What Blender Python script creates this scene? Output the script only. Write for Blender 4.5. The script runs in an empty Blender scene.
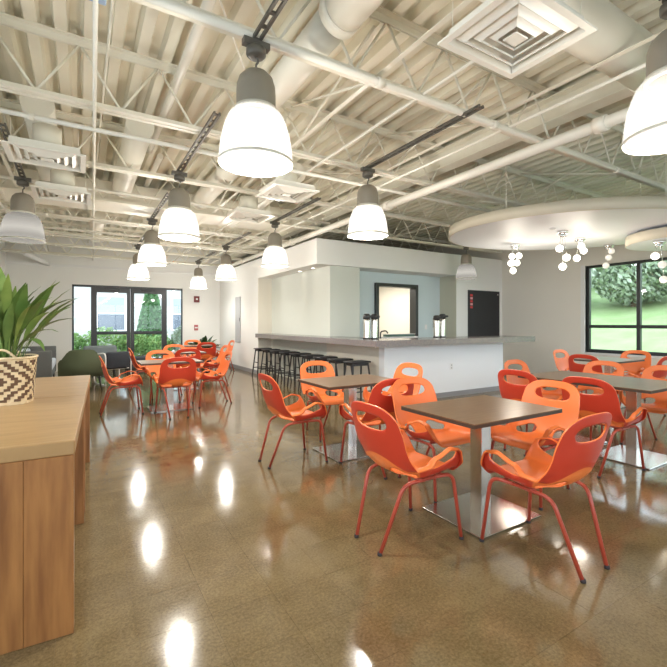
import bpy, bmesh, math, random
from mathutils import Vector, Matrix
R = math.radians
PI = math.pi
random.seed(7)
S = bpy.context.scene
C = S.collection

# ------------------------------------------------------------------ camera, world, exposure
YAW = R(31.1)
F_PX = 420.0
cam_d = bpy.data.cameras.new('camera'); cam = bpy.data.objects.new('camera', cam_d); C.objects.link(cam)
cam.location = (0, 0, 1.35); cam.rotation_euler = (R(90), 0, -YAW)
cam_d.sensor_width = 36; cam_d.lens = F_PX / 667 * 36; cam_d.shift_y = -10.5 / 667
cam_d.clip_start = 0.05; cam_d.clip_end = 300
S.camera = cam
S.view_settings.view_transform = 'Standard'; S.view_settings.look = 'None'
S.view_settings.gamma = 1; S.view_settings.use_curve_mapping = False
S.view_settings.exposure = 1.28

LAMP_W = 38.0
SHADE_E = 0.20
GLOBE_E = 1.4
SKY_E = 2.3

wd = bpy.data.worlds.new('sky'); S.world = wd; wd.use_nodes = True
nt = wd.node_tree; nt.nodes.clear()
wo = nt.nodes.new('ShaderNodeOutputWorld'); bg = nt.nodes.new('ShaderNodeBackground')
grad = nt.nodes.new('ShaderNodeTexCoord'); sx = nt.nodes.new('ShaderNodeSeparateXYZ'); rp = nt.nodes.new('ShaderNodeValToRGB')
nt.links.new(grad.outputs['Generated'], sx.inputs[0]); nt.links.new(sx.outputs['Z'], rp.inputs[0])
rp.color_ramp.elements[0].position = 0.0; rp.color_ramp.elements[0].color = (0.86, 0.93, 1, 1)
rp.color_ramp.elements[1].position = 0.8; rp.color_ramp.elements[1].color = (0.70, 0.84, 1, 1)
nt.links.new(rp.outputs[0], bg.inputs['Color']); bg.inputs['Strength'].default_value = SKY_E
nt.links.new(bg.outputs[0], wo.inputs['Surface'])

def portal(name, loc, rot, w, h):
    l = bpy.data.lights.new(name, 'AREA'); l.shape = 'RECTANGLE'; l.size = w; l.size_y = h
    l.cycles.is_portal = True
    o = bpy.data.objects.new(name, l); C.objects.link(o); o.location = loc; o.rotation_euler = rot
portal('portal_far', (1.3, 14.3, 1.25), (R(-90), 0, 0), 3.0, 2.4)
portal('portal_right', (9.95, 2.1, 1.66), (R(90), 0, R(90)), 6.0, 1.9)
portal('portal_left', (-2.0, 1.5, 1.66), (R(90), 0, R(-90)), 6.0, 1.9)
portal('portal_back', (4.0, -3.3, 1.66), (R(90), 0, 0), 10.0, 1.9)

# ------------------------------------------------------------------ materials
def mat(name, col, rough=0.5, metal=0.0, spec=0.5, emit=None, es=0.0, noise=None, bump=None, coat=0.0):
    m = bpy.data.materials.new(name); m.use_nodes = True
    n = m.node_tree.nodes; b = n['Principled BSDF']; L = m.node_tree.links
    b.inputs['Base Color'].default_value = (*col, 1); b.inputs['Roughness'].default_value = rough
    b.inputs['Metallic'].default_value = metal; b.inputs['Specular IOR Level'].default_value = spec
    b.inputs['Coat Weight'].default_value = coat
    if emit: b.inputs['Emission Color'].default_value = (*emit, 1); b.inputs['Emission Strength'].default_value = es
    tc = n.new('ShaderNodeTexCoord')
    if noise:     # (scale xyz or float, amount, second colour)
        sc, amt, c2 = noise
        mp = n.new('ShaderNodeMapping'); L.new(tc.outputs['Object'], mp.inputs['Vector'])
        mp.inputs['Scale'].default_value = sc if isinstance(sc, tuple) else (sc, sc, sc)
        t = n.new('ShaderNodeTexNoise'); t.inputs['Scale'].default_value = 1; t.inputs['Detail'].default_value = 5
        L.new(mp.outputs[0], t.inputs['Vector'])
        r = n.new('ShaderNodeMapRange'); r.inputs['From Min'].default_value = 0.3; r.inputs['From Max'].default_value = 0.7
        r.inputs['To Max'].default_value = amt; L.new(t.outputs['Fac'], r.inputs['Value'])
        mx = n.new('ShaderNodeMix'); mx.data_type = 'RGBA'
        mx.inputs['A'].default_value = (*col, 1); mx.inputs['B'].default_value = (*c2, 1)
        L.new(r.outputs[0], mx.inputs['Factor']); L.new(mx.outputs['Result'], b.inputs['Base Color'])
    if bump:
        t = n.new('ShaderNodeTexNoise'); t.inputs['Scale'].default_value = bump[0]; t.inputs['Detail'].default_value = 4
        L.new(tc.outputs['Object'], t.inputs['Vector'])
        bp = n.new('ShaderNodeBump'); bp.inputs['Strength'].default_value = bump[1]; bp.inputs['Distance'].default_value = 0.01
        L.new(t.outputs['Fac'], bp.inputs['Height']); L.new(bp.outputs[0], b.inputs['Normal'])
    return m

def floor_mat(name, per_object):
    m = bpy.data.materials.new(name); m.use_nodes = True
    n = m.node_tree.nodes; b = n['Principled BSDF']; L = m.node_tree.links
    g = n.new('ShaderNodeNewGeometry')
    def noise(scale, detail, rough=0.6):
        t = n.new('ShaderNodeTexNoise'); t.inputs['Scale'].default_value = scale; t.inputs['Detail'].default_value = detail
        t.inputs['Roughness'].default_value = rough; L.new(g.outputs['Position'], t.inputs['Vector']); return t
    n1, n2, n3 = noise(1.1, 4), noise(70, 4, 0.8), noise(6, 4)
    rp = n.new('ShaderNodeValToRGB'); cr = rp.color_ramp
    cr.elements[0].position = 0.38; cr.elements[0].color = (0.105, 0.069, 0.027, 1)
    cr.elements[1].position = 0.66; cr.elements[1].color = (0.255, 0.183, 0.088, 1)
    ad = n.new('ShaderNodeMath'); ad.operation = 'MULTIPLY_ADD'; ad.inputs[1].default_value = 0.55
    L.new(n2.outputs['Fac'], ad.inputs[0]); 
    ad2 = n.new('ShaderNodeMath'); ad2.operation = 'MULTIPLY_ADD'; ad2.inputs[1].default_value = 0.28
    L.new(n1.outputs['Fac'], ad2.inputs[0])
    ad3 = n.new('ShaderNodeMath'); ad3.operation = 'MULTIPLY'; ad3.inputs[1].default_value = 0.2
    L.new(n3.outputs['Fac'], ad3.inputs[0]); L.new(ad3.outputs[0], ad2.inputs[2]); L.new(ad2.outputs[0], ad.inputs[2])
    L.new(ad.outputs[0], rp.inputs[0])
    if per_object:
        oi = n.new('ShaderNodeObjectInfo'); rnd = oi.outputs['Random']
    else:
        rnd = g.outputs['Random Per Island']
    mr = n.new('ShaderNodeMapRange'); mr.inputs['To Min'].default_value = 0.95; mr.inputs['To Max'].default_value = 1.05
    L.new(rnd, mr.inputs['Value'])
    hs = n.new('ShaderNodeHueSaturation'); L.new(mr.outputs[0], hs.inputs['Value']); L.new(rp.outputs[0], hs.inputs['Color'])
    L.new(hs.outputs[0], b.inputs['Base Color'])
    rr = n.new('ShaderNodeMapRange'); rr.inputs['To Min'].default_value = 0.06; rr.inputs['To Max'].default_value = 0.17
    L.new(n3.outputs['Fac'], rr.inputs['Value']); L.new(rr.outputs[0], b.inputs['Roughness'])
    b.inputs['IOR'].default_value = 1.65
    bp = n.new('ShaderNodeBump'); bp.inputs['Strength'].default_value = 0.05; bp.inputs['Distance'].default_value = 0.01
    L.new(n3.outputs['Fac'], bp.inputs['Height']); L.new(bp.outputs[0], b.inputs['Normal'])
    return m

def glass_mat(name, tint=(1, 1, 1), refl=0.10):
    m = bpy.data.materials.new(name); m.use_nodes = True
    n = m.node_tree.nodes; L = m.node_tree.links; n.clear()
    o = n.new('ShaderNodeOutputMaterial'); mx = n.new('ShaderNodeMixShader'); t = n.new('ShaderNodeBsdfTransparent'); g = n.new('ShaderNodeBsdfGlossy')
    t.inputs[0].default_value = (*tint, 1); g.inputs['Roughness'].default_value = 0.02; mx.inputs[0].default_value = refl
    L.new(t.outputs[0], mx.inputs[1]); L.new(g.outputs[0], mx.inputs[2]); L.new(mx.outputs[0], o.inputs[0])
    return m

def shade_mat(name, strength, col=(1.0, 0.95, 0.86), see=0.62):
    # ribbed acrylic refractor: part see-through, part glowing from its bulb
    m = bpy.data.materials.new(name); m.use_nodes = True
    n = m.node_tree.nodes; L = m.node_tree.links; n.clear()
    o = n.new('ShaderNodeOutputMaterial'); a = n.new('ShaderNodeAddShader'); mx = n.new('ShaderNodeMixShader')
    t = n.new('ShaderNodeBsdfTranslucent'); t.inputs[0].default_value = (0.05, 0.05, 0.047, 1)
    g = n.new('ShaderNodeBsdfPrincipled'); g.inputs['Base Color'].default_value = (0.16, 0.16, 0.155, 1); g.inputs['Roughness'].default_value = 0.15
    e = n.new('ShaderNodeEmission'); e.inputs[0].default_value = (*col, 1)
    tc = n.new('ShaderNodeTexCoord'); sp = n.new('ShaderNodeSeparateXYZ'); L.new(tc.outputs['Generated'], sp.inputs[0])
    rp = n.new('ShaderNodeValToRGB'); L.new(sp.outputs['Z'], rp.inputs[0])
    for i, (p, v) in enumerate(((0.0, 0.75), (0.16, 0.55), (0.42, 1.0), (0.7, 0.7), (1.0, 0.42))):
        el = rp.color_ramp.elements[i] if i < 2 else rp.color_ramp.elements.new(p)
        el.position = p; el.color = (v, v, v, 1)
    mu = n.new('ShaderNodeMath'); mu.operation = 'MULTIPLY'; mu.inputs[1].default_value = strength
    L.new(rp.outputs[0], mu.inputs[0]); L.new(mu.outputs[0], e.inputs[1])
    mx.inputs[0].default_value = 0.4
    L.new(t.outputs[0], mx.inputs[1]); L.new(g.outputs[0], mx.inputs[2])
    tr = n.new('ShaderNodeBsdfTransparent'); m2 = n.new('ShaderNodeMixShader'); m2.inputs[0].default_value = see
    L.new(mx.outputs[0], m2.inputs[1]); L.new(tr.outputs[0], m2.inputs[2])
    L.new(m2.outputs[0], a.inputs[0]); L.new(e.outputs[0], a.inputs[1]); L.new(a.outputs[0], o.inputs[0])
    return m

def wood_mat(name, c1, c2, axis_scale, rough=0.4):
    m = mat(name, c1, rough, noise=(axis_scale, 1.0, c2)); return m

M = {}
M['floor_o'] = floor_mat('floor_tile', True); M['floor_i'] = floor_mat('floor_tile_far', False)
M['grout'] = mat('floor_joint', (0.16, 0.11, 0.06), 0.7)
M['white_wall'] = mat('white_wall', (0.84, 0.84, 0.81), 0.6, noise=(1.5, 0.3, (0.80, 0.80, 0.77)))
M['bar_white'] = mat('bar_white', (0.82, 0.84, 0.86), 0.5)
M['cream_wall'] = mat('cream_wall', (0.72, 0.68, 0.58), 0.6, noise=(1.5, 0.3, (0.68, 0.64, 0.55)))
M['beige_wall'] = mat('beige_wall', (0.78, 0.75, 0.68), 0.65, noise=(1.2, 0.4, (0.74, 0.71, 0.64)))
M['blue_wall'] = mat('pale_blue_wall', (0.62, 0.72, 0.74), 0.6)
M['deck'] = mat('painted_steel_deck', (0.84, 0.80, 0.66), 0.55, noise=((5, 0.5, 5), 0.6, (0.72, 0.67, 0.52)))
M['steel'] = mat('painted_steel', (0.86, 0.83, 0.71), 0.45, noise=(6, 0.4, (0.74, 0.69, 0.56)))
M['duct'] = mat('painted_duct', (0.86, 0.83, 0.72), 0.4, noise=(3, 0.3, (0.78, 0.74, 0.62)))
M['pipe'] = mat('painted_pipe', (0.86, 0.83, 0.73), 0.35)
M['vent'] = mat('vent_white', (0.86, 0.84, 0.76), 0.35)
M['strut'] = mat('dark_strut', (0.15, 0.14, 0.12), 0.45, 0.3)
M['housing'] = mat('lamp_housing', (0.30, 0.27, 0.22), 0.5, 0.2, bump=(60, 0.08))
M['shade'] = shade_mat('lamp_shade', SHADE_E); M['shade_off'] = shade_mat('lamp_shade_dim', 0.16, see=0.35)
M['rim'] = mat('shade_rim', (0.7, 0.68, 0.6), 0.3)
M['black'] = mat('black_frame', (0.025, 0.027, 0.028), 0.35)
M['board'] = mat('black_board', (0.02, 0.021, 0.024), 0.5)
M['red'] = mat('red_print', (0.65, 0.05, 0.05), 0.5)
M['white_paint'] = mat('white_trim', (0.8, 0.8, 0.79), 0.4)
M['grey_base'] = mat('grey_baseboard', (0.28, 0.28, 0.29), 0.5)
M['glass'] = glass_mat('window_glass', (0.97, 1, 0.99), 0.02)
M['clear'] = glass_mat('clear_glass', (0.92, 0.93, 0.93), 0.2)
M['stone'] = mat('counter_stone', (0.19, 0.18, 0.19), 0.2, noise=(38, 1.0, (0.27, 0.235, 0.22)))
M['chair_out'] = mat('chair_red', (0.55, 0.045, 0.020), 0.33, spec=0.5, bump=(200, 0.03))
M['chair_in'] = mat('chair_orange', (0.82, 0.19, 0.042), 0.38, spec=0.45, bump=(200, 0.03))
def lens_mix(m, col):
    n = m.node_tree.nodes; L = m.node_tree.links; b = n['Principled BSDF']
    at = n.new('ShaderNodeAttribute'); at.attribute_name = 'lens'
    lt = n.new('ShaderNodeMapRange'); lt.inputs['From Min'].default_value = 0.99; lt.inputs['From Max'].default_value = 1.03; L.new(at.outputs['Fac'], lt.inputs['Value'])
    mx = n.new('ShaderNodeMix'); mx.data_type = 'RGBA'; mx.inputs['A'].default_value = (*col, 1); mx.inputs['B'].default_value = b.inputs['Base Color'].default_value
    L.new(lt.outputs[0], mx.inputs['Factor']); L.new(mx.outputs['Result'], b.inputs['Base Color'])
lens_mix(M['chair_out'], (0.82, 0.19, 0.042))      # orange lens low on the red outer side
M['chair_leg'] = mat('chair_leg', (0.42, 0.062, 0.032), 0.35)
M['foot_black'] = mat('rubber_foot', (0.03, 0.02, 0.02), 0.7)
M['table_top'] = wood_mat('table_top_wood', (0.145, 0.078, 0.036), (0.21, 0.125, 0.062), (4, 45, 4), 0.28)
M['edge'] = mat('table_edge', (0.05, 0.035, 0.025), 0.4)
M['chrome'] = mat('brushed_steel', (0.62, 0.60, 0.56), 0.22, 1.0)
M['bright_chrome'] = mat('chrome', (0.8, 0.8, 0.79), 0.08, 1.0)
M['oak_top'] = wood_mat('oak_top', (0.42, 0.26, 0.115), (0.32, 0.185, 0.075), (3, 22, 3), 0.3)
M['oak'] = wood_mat('oak_panel', (0.36, 0.165, 0.056), (0.17, 0.066, 0.021), (16, 16, 2.0), 0.4)
M['oak_plank'] = wood_mat('oak_plank', (0.35, 0.155, 0.046), (0.19, 0.074, 0.021), (22, 22, 2.6), 0.4)
def vary(m, amt):
    n = m.node_tree.nodes; L = m.node_tree.links; b = n['Principled BSDF']; src = b.inputs['Base Color'].links[0].from_socket
    oi = n.new('ShaderNodeObjectInfo'); mr = n.new('ShaderNodeMapRange'); mr.inputs['To Min'].default_value = 1 - amt; mr.inputs['To Max'].default_value = 1 + amt
    hs = n.new('ShaderNodeHueSaturation'); L.new(oi.outputs['Random'], mr.inputs['Value']); L.new(mr.outputs[0], hs.inputs['Value']); L.new(src, hs.inputs['Color']); L.new(hs.outputs[0], b.inputs['Base Color'])
vary(M['oak_plank'], 0.18)
M['stool'] = mat('black_stool', (0.022, 0.022, 0.024), 0.4)
M['green'] = mat('green_fabric', (0.075, 0.09, 0.045), 0.85, bump=(160, 0.2))
M['grey_fab'] = mat('grey_fabric', (0.13, 0.135, 0.13), 0.9, bump=(160, 0.2))
M['grey_fab2'] = mat('blue_grey_fabric', (0.15, 0.18, 0.19), 0.9, bump=(160, 0.2))
M['pale_fab'] = mat('pale_blue_cushion', (0.62, 0.66, 0.72), 0.85)
M['dark_fab'] = mat('charcoal_fabric', (0.035, 0.04, 0.05), 0.85)
M['leaf'] = mat('leaf_green', (0.07, 0.14, 0.03), 0.4, noise=(9, 0.9, (0.14, 0.22, 0.05)))
M['leaf_pale'] = mat('leaf_pale', (0.25, 0.33, 0.085), 0.45, noise=(9, 0.8, (0.12, 0.21, 0.045)))
M['leaf_dark'] = mat('leaf_dark', (0.02, 0.06, 0.02), 0.35)
M['soil'] = mat('soil', (0.04, 0.03, 0.02), 0.95)
M['weave_l'] = mat('straw', (0.70, 0.55, 0.34), 0.8, bump=(120, 0.3))
M['weave_d'] = mat('brown_straw', (0.14, 0.075, 0.04), 0.8, bump=(120, 0.3))
M['pot'] = mat('dark_pot', (0.05, 0.05, 0.05), 0.5)
M['globe'] = mat('lit_globe', (0.9, 0.9, 0.85), 0.2, emit=(1.0, 0.93, 0.80), es=GLOBE_E)
M['globe_dim'] = mat('dim_globe', (0.45, 0.44, 0.42), 0.15, emit=(1.0, 0.9, 0.75), es=0.25)
M['spot_face'] = mat('spot_face', (0.9, 0.9, 0.9), 0.2, emit=(1, 0.92, 0.78), es=6)
M['disc_white'] = mat('disc_white', (0.80, 0.82, 0.86), 0.5)
M['disc_rim'] = mat('disc_rim', (0.68, 0.63, 0.50), 0.5)
M['blue_refl'] = mat('blue_reflection', (0.35, 0.48, 0.68), 0.5)
M['grass'] = mat('grass', (0.20, 0.29, 0.10), 0.9, noise=(1.2, 0.8, (0.29, 0.36, 0.17)))
M['foliage'] = mat('foliage', (0.10, 0.22, 0.045), 0.7, noise=(3, 0.9, (0.26, 0.38, 0.12)))
M['foliage2'] = mat('foliage_pale', (0.42, 0.47, 0.37), 0.7, noise=(2, 1.0, (0.15, 0.21, 0.11)))
M['conifer'] = mat('conifer', (0.06, 0.17, 0.06), 0.7, noise=(5, 0.8, (0.14, 0.29, 0.10)))
M['bark'] = mat('bark', (0.12, 0.08, 0.05), 0.9)
M['facade'] = mat('facade', (0.40, 0.38, 0.355), 0.8, noise=(0.6, 0.4, (0.35, 0.335, 0.31)))
M['pane_grey'] = mat('facade_pane', (0.12, 0.135, 0.165), 0.2)
M['paving'] = mat('paving', (0.55, 0.54, 0.52), 0.8)
M['kitchen'] = mat('kitchen_wall', (0.80, 0.77, 0.70), 0.6)
M['greenstuff'] = mat('dark_green_tray', (0.08, 0.16, 0.13), 0.4)
M['panel_grey'] = mat('grey_panel', (0.42, 0.43, 0.44), 0.45)

# ------------------------------------------------------------------ mesh helpers
class MB:
    def __init__(s): s.bm = bmesh.new()
    def _tag(s, geom, mi, smooth):
        for f in geom:
            f.material_index = mi; f.smooth = smooth
    def box(s, x0, x1, y0, y1, z0, z1, b=0.0, seg=1, mi=0, mtx=None):
        bm2 = bmesh.new(); bmesh.ops.create_cube(bm2, size=1)
        for v in bm2.verts:
            v.co = Vector(((x0 + x1) / 2 + v.co.x * (x1 - x0), (y0 + y1) / 2 + v.co.y * (y1 - y0), (z0 + z1) / 2 + v.co.z * (z1 - z0)))
        if b > 0: bmesh.ops.bevel(bm2, geom=bm2.edges[:], offset=b, segments=seg, profile=0.5, affect='EDGES')
        if mtx: bm2.transform(mtx)
        s._merge(bm2, mi, seg > 1); return s
    def _merge(s, bm2, mi, smooth):
        me = bpy.data.meshes.new('tmp'); 
        for f in bm2.faces: f.material_index = mi; f.smooth = smooth
        bm2.to_mesh(me); bm2.free(); s.bm.from_mesh(me); bpy.data.meshes.remove(me)
    def tube(s, pts, r, n=8, mi=0, caps=True, smooth=True):
        pts = [Vector(p) for p in pts]; rings = []; m = len(pts)
        rs = r if isinstance(r, (list, tuple)) else [r] * m
        ref = None
        for i, p in enumerate(pts):
            a = pts[max(i - 1, 0)]; c = pts[min(i + 1, m - 1)]
            t = (c - a).normalized()
            if ref is None:
                ref = Vector((0, 0, 1)) if abs(t.z) < 0.9 else Vector((1, 0, 0))
            u = (ref - t * ref.dot(t)).normalized(); w = t.cross(u); ref = u
            rings.append([s.bm.verts.new(p + (u * math.cos(2 * PI * k / n) + w * math.sin(2 * PI * k / n)) * rs[i]) for k in range(n)])
        for i in range(m - 1):
            for k in range(n):
                f = s.bm.faces.new((rings[i][k], rings[i][(k + 1) % n], rings[i + 1][(k + 1) % n], rings[i + 1][k])); f.material_index = mi; f.smooth = smooth
        if caps:
            for rg in (rings[0][::-1], rings[-1]):
                f = s.bm.faces.new(rg); f.material_index = mi
        return s
    def lathe(s, prof, n=24, c=(0, 0, 0), mi=0, smooth=True, rib=0.0):
        rings = []
        for (r, z) in prof:
            if r < 1e-5: rings.append([s.bm.verts.new((c[0], c[1], c[2] + z))])
            else: rings.append([s.bm.verts.new((c[0] + (r + (rib if k % 2 else 0)) * math.cos(2 * PI * k / n), c[1] + (r + (rib if k % 2 else 0)) * math.sin(2 * PI * k / n), c[2] + z)) for k in range(n)])
        for a, b in zip(rings[:-1], rings[1:]):
            for k in range(n):
                k2 = (k + 1) % n
                if len(a) == 1 and len(b) == 1: continue
                vs = (a[0], b[k], b[k2]) if len(a) == 1 else (a[k], a[k2], b[0]) if len(b) == 1 else (a[k], a[k2], b[k2], b[k])
                f = s.bm.faces.new(vs); f.material_index = mi; f.smooth = smooth
        return s
    def prism(s, poly, z0, z1, mi=0, mi_side=None, mi_bot=None):
        a = [s.bm.verts.new((x, y, z0)) for x, y in poly]; b = [s.bm.verts.new((x, y, z1)) for x, y in poly]; n = len(poly)
        f = s.bm.faces.new(a[::-1]); f.material_index = mi if mi_bot is None else mi_bot
        f = s.bm.faces.new(b); f.material_index = mi
        for k in range(n):
            f = s.bm.faces.new((a[k], a[(k + 1) % n], b[(k + 1) % n], b[k])); f.material_index = mi if mi_side is None else mi_side
        return s
    def sphere(s, c, r, n=16, m=10, mi=0, sz=1.0):
        return s.lathe([(max(r * math.sin(PI * i / m), 0 if i in (0, m) else 1e-4), -r * sz * math.cos(PI * i / m)) for i in range(m + 1)], n, c, mi)
    def quad(s, a, b, c, d, mi=0, smooth=False):
        f = s.bm.faces.new([s.bm.verts.new(p) for p in (a, b, c, d)]); f.material_index = mi; f.smooth = smooth; return s
    def mesh(s, name, mats):
        bmesh.ops.recalc_face_normals(s.bm, faces=s.bm.faces[:])
        me = bpy.data.meshes.new(name); s.bm.to_mesh(me); s.bm.free()
        for m in (mats if isinstance(mats, (list, tuple)) else [mats]): me.materials.append(M[m] if isinstance(m, str) else m)
        return me
    def build(s, name, mats, parent=None, loc=(0, 0, 0), rz=0.0):
        return put(name, s.mesh(name, mats), parent, loc, rz)

def put(name, me, parent=None, loc=(0, 0, 0), rz=0.0):
    o = bpy.data.objects.new(name, me); C.objects.link(o); o.parent = parent; o.location = loc; o.rotation_euler = (0, 0, rz); return o
def tag(o, label, cat, group=None, kind=None):
    o['label'] = label; o['category'] = cat
    if group: o['group'] = group
    if kind: o['kind'] = kind
    return o
def thing(name, label, cat, loc=(0, 0, 0), rz=0.0, group=None):
    o = bpy.data.objects.new(name, None); C.objects.link(o); o.empty_display_size = 0.1
    o.location = loc; o.rotation_euler = (0, 0, rz); return tag(o, label, cat, group)
def struct(o, label=None, cat=None):
    o['kind'] = 'structure'
    if label: o['label'] = label
    if cat: o['category'] = cat
    return o
def bx(*a, **k): return MB().box(*a, **k)
def rounded(pts, rad, n=4):
    # round the inner corners of a polyline
    pts = [Vector(p) for p in pts]; out = [pts[0]]
    for i in range(1, len(pts) - 1):
        p = pts[i]; a = (pts[i - 1] - p); b = (pts[i + 1] - p); ra = min(rad, a.length * 0.45, b.length * 0.45)
        A = p + a.normalized() * ra; B = p + b.normalized() * ra
        for k in range(n + 1):
            t = k / n; out.append(A * (1 - t) ** 2 + p * 2 * t * (1 - t) + B * t * t)
    out.append(pts[-1]); return out

# ------------------------------------------------------------------ room shell
XL, XR, YB, YF, ZD = -1.7, 9.65, -3.0, 14.0, 3.75     # left, right, back, far, deck underside
XC, YS, ZS0, ZS1 = 4.0, 7.28, 2.52, 3.03              # core wall, soffit front, soffit bottom, top
T = 0.305

fl = bx(XL - 0.3, XR + 0.3, YB - 0.3, YF + 0.3, -0.16, -0.0045).build('floor', 'grout')
struct(fl, 'polished tan floor of square tiles with mottled brown grain', 'floor')
FW = Vector((math.sin(YAW), math.cos(YAW))); RT = Vector((math.cos(YAW), -math.sin(YAW)))
def pix(x, y, z):
    d = x * FW.x + y * FW.y
    if d < 0.2: return None
    return (333.5 + 420 * (x * RT.x + y * RT.y) / d, 323 - 420 * (z - 1.35) / d, d)
tile_me = bx(-T / 2 + 0.0004, T / 2 - 0.0004, -T / 2 + 0.0004, T / 2 - 0.0004, -0.004, 0).mesh('tile', 'floor_o')
tiles = []
x = 0.215 - 7 * T + T / 2
while x < XR + T / 2:
    y = 1.95 - 17 * T + T / 2
    while y < YF + T / 2:
        tiles.append((x, y)); y += T
    x += T
def tile_rank(p):
    q = pix(p[0], p[1], 0)
    if q is None or not (-40 < q[0] < 707 and q[1] < 720): return 1e6 + p[0] ** 2 + p[1] ** 2
    return q[2]
tiles.sort(key=tile_rank)
rng = random.Random(3)
for (x, y) in tiles[:300]:
    o = put('tile', tile_me, fl, (x, y, 0)); o.rotation_euler = (rng.gauss(0, 0.0011), rng.gauss(0, 0.0011), 0)
ft = MB(); rng = random.Random(4)
for (x, y) in tiles[300:]:
    h = T / 2 - 0.0004; a, b = rng.gauss(0, 0.0011), rng.gauss(0, 0.0011)
    P = [(x + i * h, y + j * h, a * i * h + b * j * h) for i, j in ((-1, -1), (1, -1), (1, 1), (-1, 1))]
    ft.quad(*P)
    for k in range(4):
        p, q = P[k], P[(k + 1) % 4]
        ft.quad(p, (p[0], p[1], -0.004), (q[0], q[1], -0.004), q)
bmesh.ops.remove_doubles(ft.bm, verts=ft.bm.verts[:], dist=1e-6)
o = ft.build('far_tiles', 'floor_i', fl); o['kind'] = 'stuff'

# corrugated deck, ribs running away from the camera
dk = MB(); pitch, dep = 0.203, 0.075
prof = []; x = XL - 0.1
while x < XR + 0.1:
    prof += [(x, ZD), (x + 0.085, ZD), (x + 0.105, ZD + dep), (x + 0.183, ZD + dep)]; x += pitch
for (xa, za), (xb, zb) in zip(prof[:-1], prof[1:]):
    dk.quad((xa, YB - 0.1, za), (xb, YB - 0.1, zb), (xb, YF + 0.1, zb), (xa, YF + 0.1, za))
dk.box(XL - 0.3, XR + 0.3, YB - 0.3, YF + 0.3, ZD + 0.12, ZD + 0.3)
struct(dk.build('ceiling', 'deck'), 'cream painted corrugated steel roof deck', 'ceiling')

def wall_with_holes(name, plane, pos, th, a0, a1, z0, z1, holes, m, label):
    # plane 'x': wall lies at x = pos..pos+th, runs along y ; plane 'y': along x
    b = MB(); holes = sorted(holes); cur = a0
    def add(p, q, za, zb):
        if q - p < 1e-4 or zb - za < 1e-4: return
        if plane == 'x': b.box(min(pos, pos + th), max(pos, pos + th), p, q, za, zb)
        else: b.box(p, q, min(pos, pos + th), max(pos, pos + th), za, zb)
    for (h0, h1, hz0, hz1) in holes:
        add(cur, h0, z0, z1); add(h0, h1, z0, hz0); add(h0, h1, hz1, z1); cur = h1
    add(cur, a1, z0, z1)
    return struct(b.build(name, m), label, 'wall')
ZT = ZD + 0.1
SF0, SF1, SFT = -0.2, 2.81, 2.45
wall_with_holes('wall_far', 'y', YF, 0.2, XL - 0.2, XR + 0.2, -0.01, ZT, [(SF0, SF1, 0, SFT)], 'white_wall', 'white far wall with the glazed double door')
RW = (-0.85, 5.12, 0.70, 2.62)
wall_with_holes('wall_right', 'x', XR, 0.2, YB - 0.2, YF, -0.01, ZT, [RW], 'beige_wall', 'beige right wall with the wide black framed window')
wall_with_holes('wall_left', 'x', XL, -0.2, YB - 0.2, YF, -0.01, ZT, [(-1.5, 4.5, 0.70, 2.62)], 'white_wall', 'white left wall beside the wooden bench')
wall_with_holes('wall_back', 'y', YB, -0.2, XL, XR, -0.01, ZT, [(-1.0, 9.0, 0.70, 2.62)], 'white_wall', 'white wall behind the viewer')

# bar core: corridor wall, block, recess, soffit
b = MB()
b.box(XC, 5.2, 10.47, YF, 0, ZS0 + 0.01)
struct(b.build('wall_corridor', 'white_wall'), 'white corridor wall with the grey electrical panel', 'wall')
struct(bx(XC + 0.001, 4.4, 10.455, 10.47, 0, ZS0).build('wall_jamb', 'cream_wall'), 'cream end of wall at the far end of the bar ledge', 'wall')
struct(bx(4.38, 5.12, 7.40, 10.47, 0, ZS0 + 0.005).build('wall_block', mat('block_wall', (0.62, 0.645, 0.585), 0.6)), 'pale block wall behind the bar ledge and stools', 'wall')
wall_with_holes('wall_recess', 'y', 7.82, 0.12, 5.12, 7.92, 0, ZS0 + 0.005, [(5.86, 7.06, 0.98, 2.24)], 'blue_wall', 'pale blue wall with the black framed serving hatch')
struct(bx(7.92, XR, YS, 7.94, 0, ZS0 + 0.005).build('wall_menu', 'white_wall'), 'white wall piece carrying the black board', 'wall')
struct(bx(7.905, 7.92, YS + 0.002, 7.82, 0, ZS0).build('wall_recess_side', mat('sage_wall', (0.50, 0.50, 0.40), 0.6)), 'sage green side of the bar recess', 'wall')
struct(bx(XC, XR, YS, YF, ZS0 + 0.005, ZS1).build('wall_soffit', 'white_wall'), 'white soffit band above the bar', 'wall')
# kitchen behind the hatch
k = MB()
k.box(5.12, 5.2, 7.94, 10.6, 0, ZS0); k.box(7.84, 7.92, 7.94, 10.6, 0, ZS0); k.box(5.2, 7.84, 10.5, 10.6, 0, ZS0)
struct(k.build('wall_kitchen', 'kitchen'), 'warm white kitchen walls seen through the serving hatch', 'wall')
# bar front
struct(bx(4.30, 7.32, 5.50, 5.65, 0, 0.975).build('wall_bar_front', 'bar_white'), 'white front of the bar under the stone top', 'wall')
struct(bx(4.30, 4.45, 5.65, 7.40, 0, 0.975).build('wall_bar_left', 'cream_wall'), 'cream side of the bar behind the nearest stools', 'wall')
struct(bx(7.17, 7.32, 5.65, 6.4, 0, 0.975).build('wall_bar_end', 'bar_white'), 'white end of the bar', 'wall')
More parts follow.
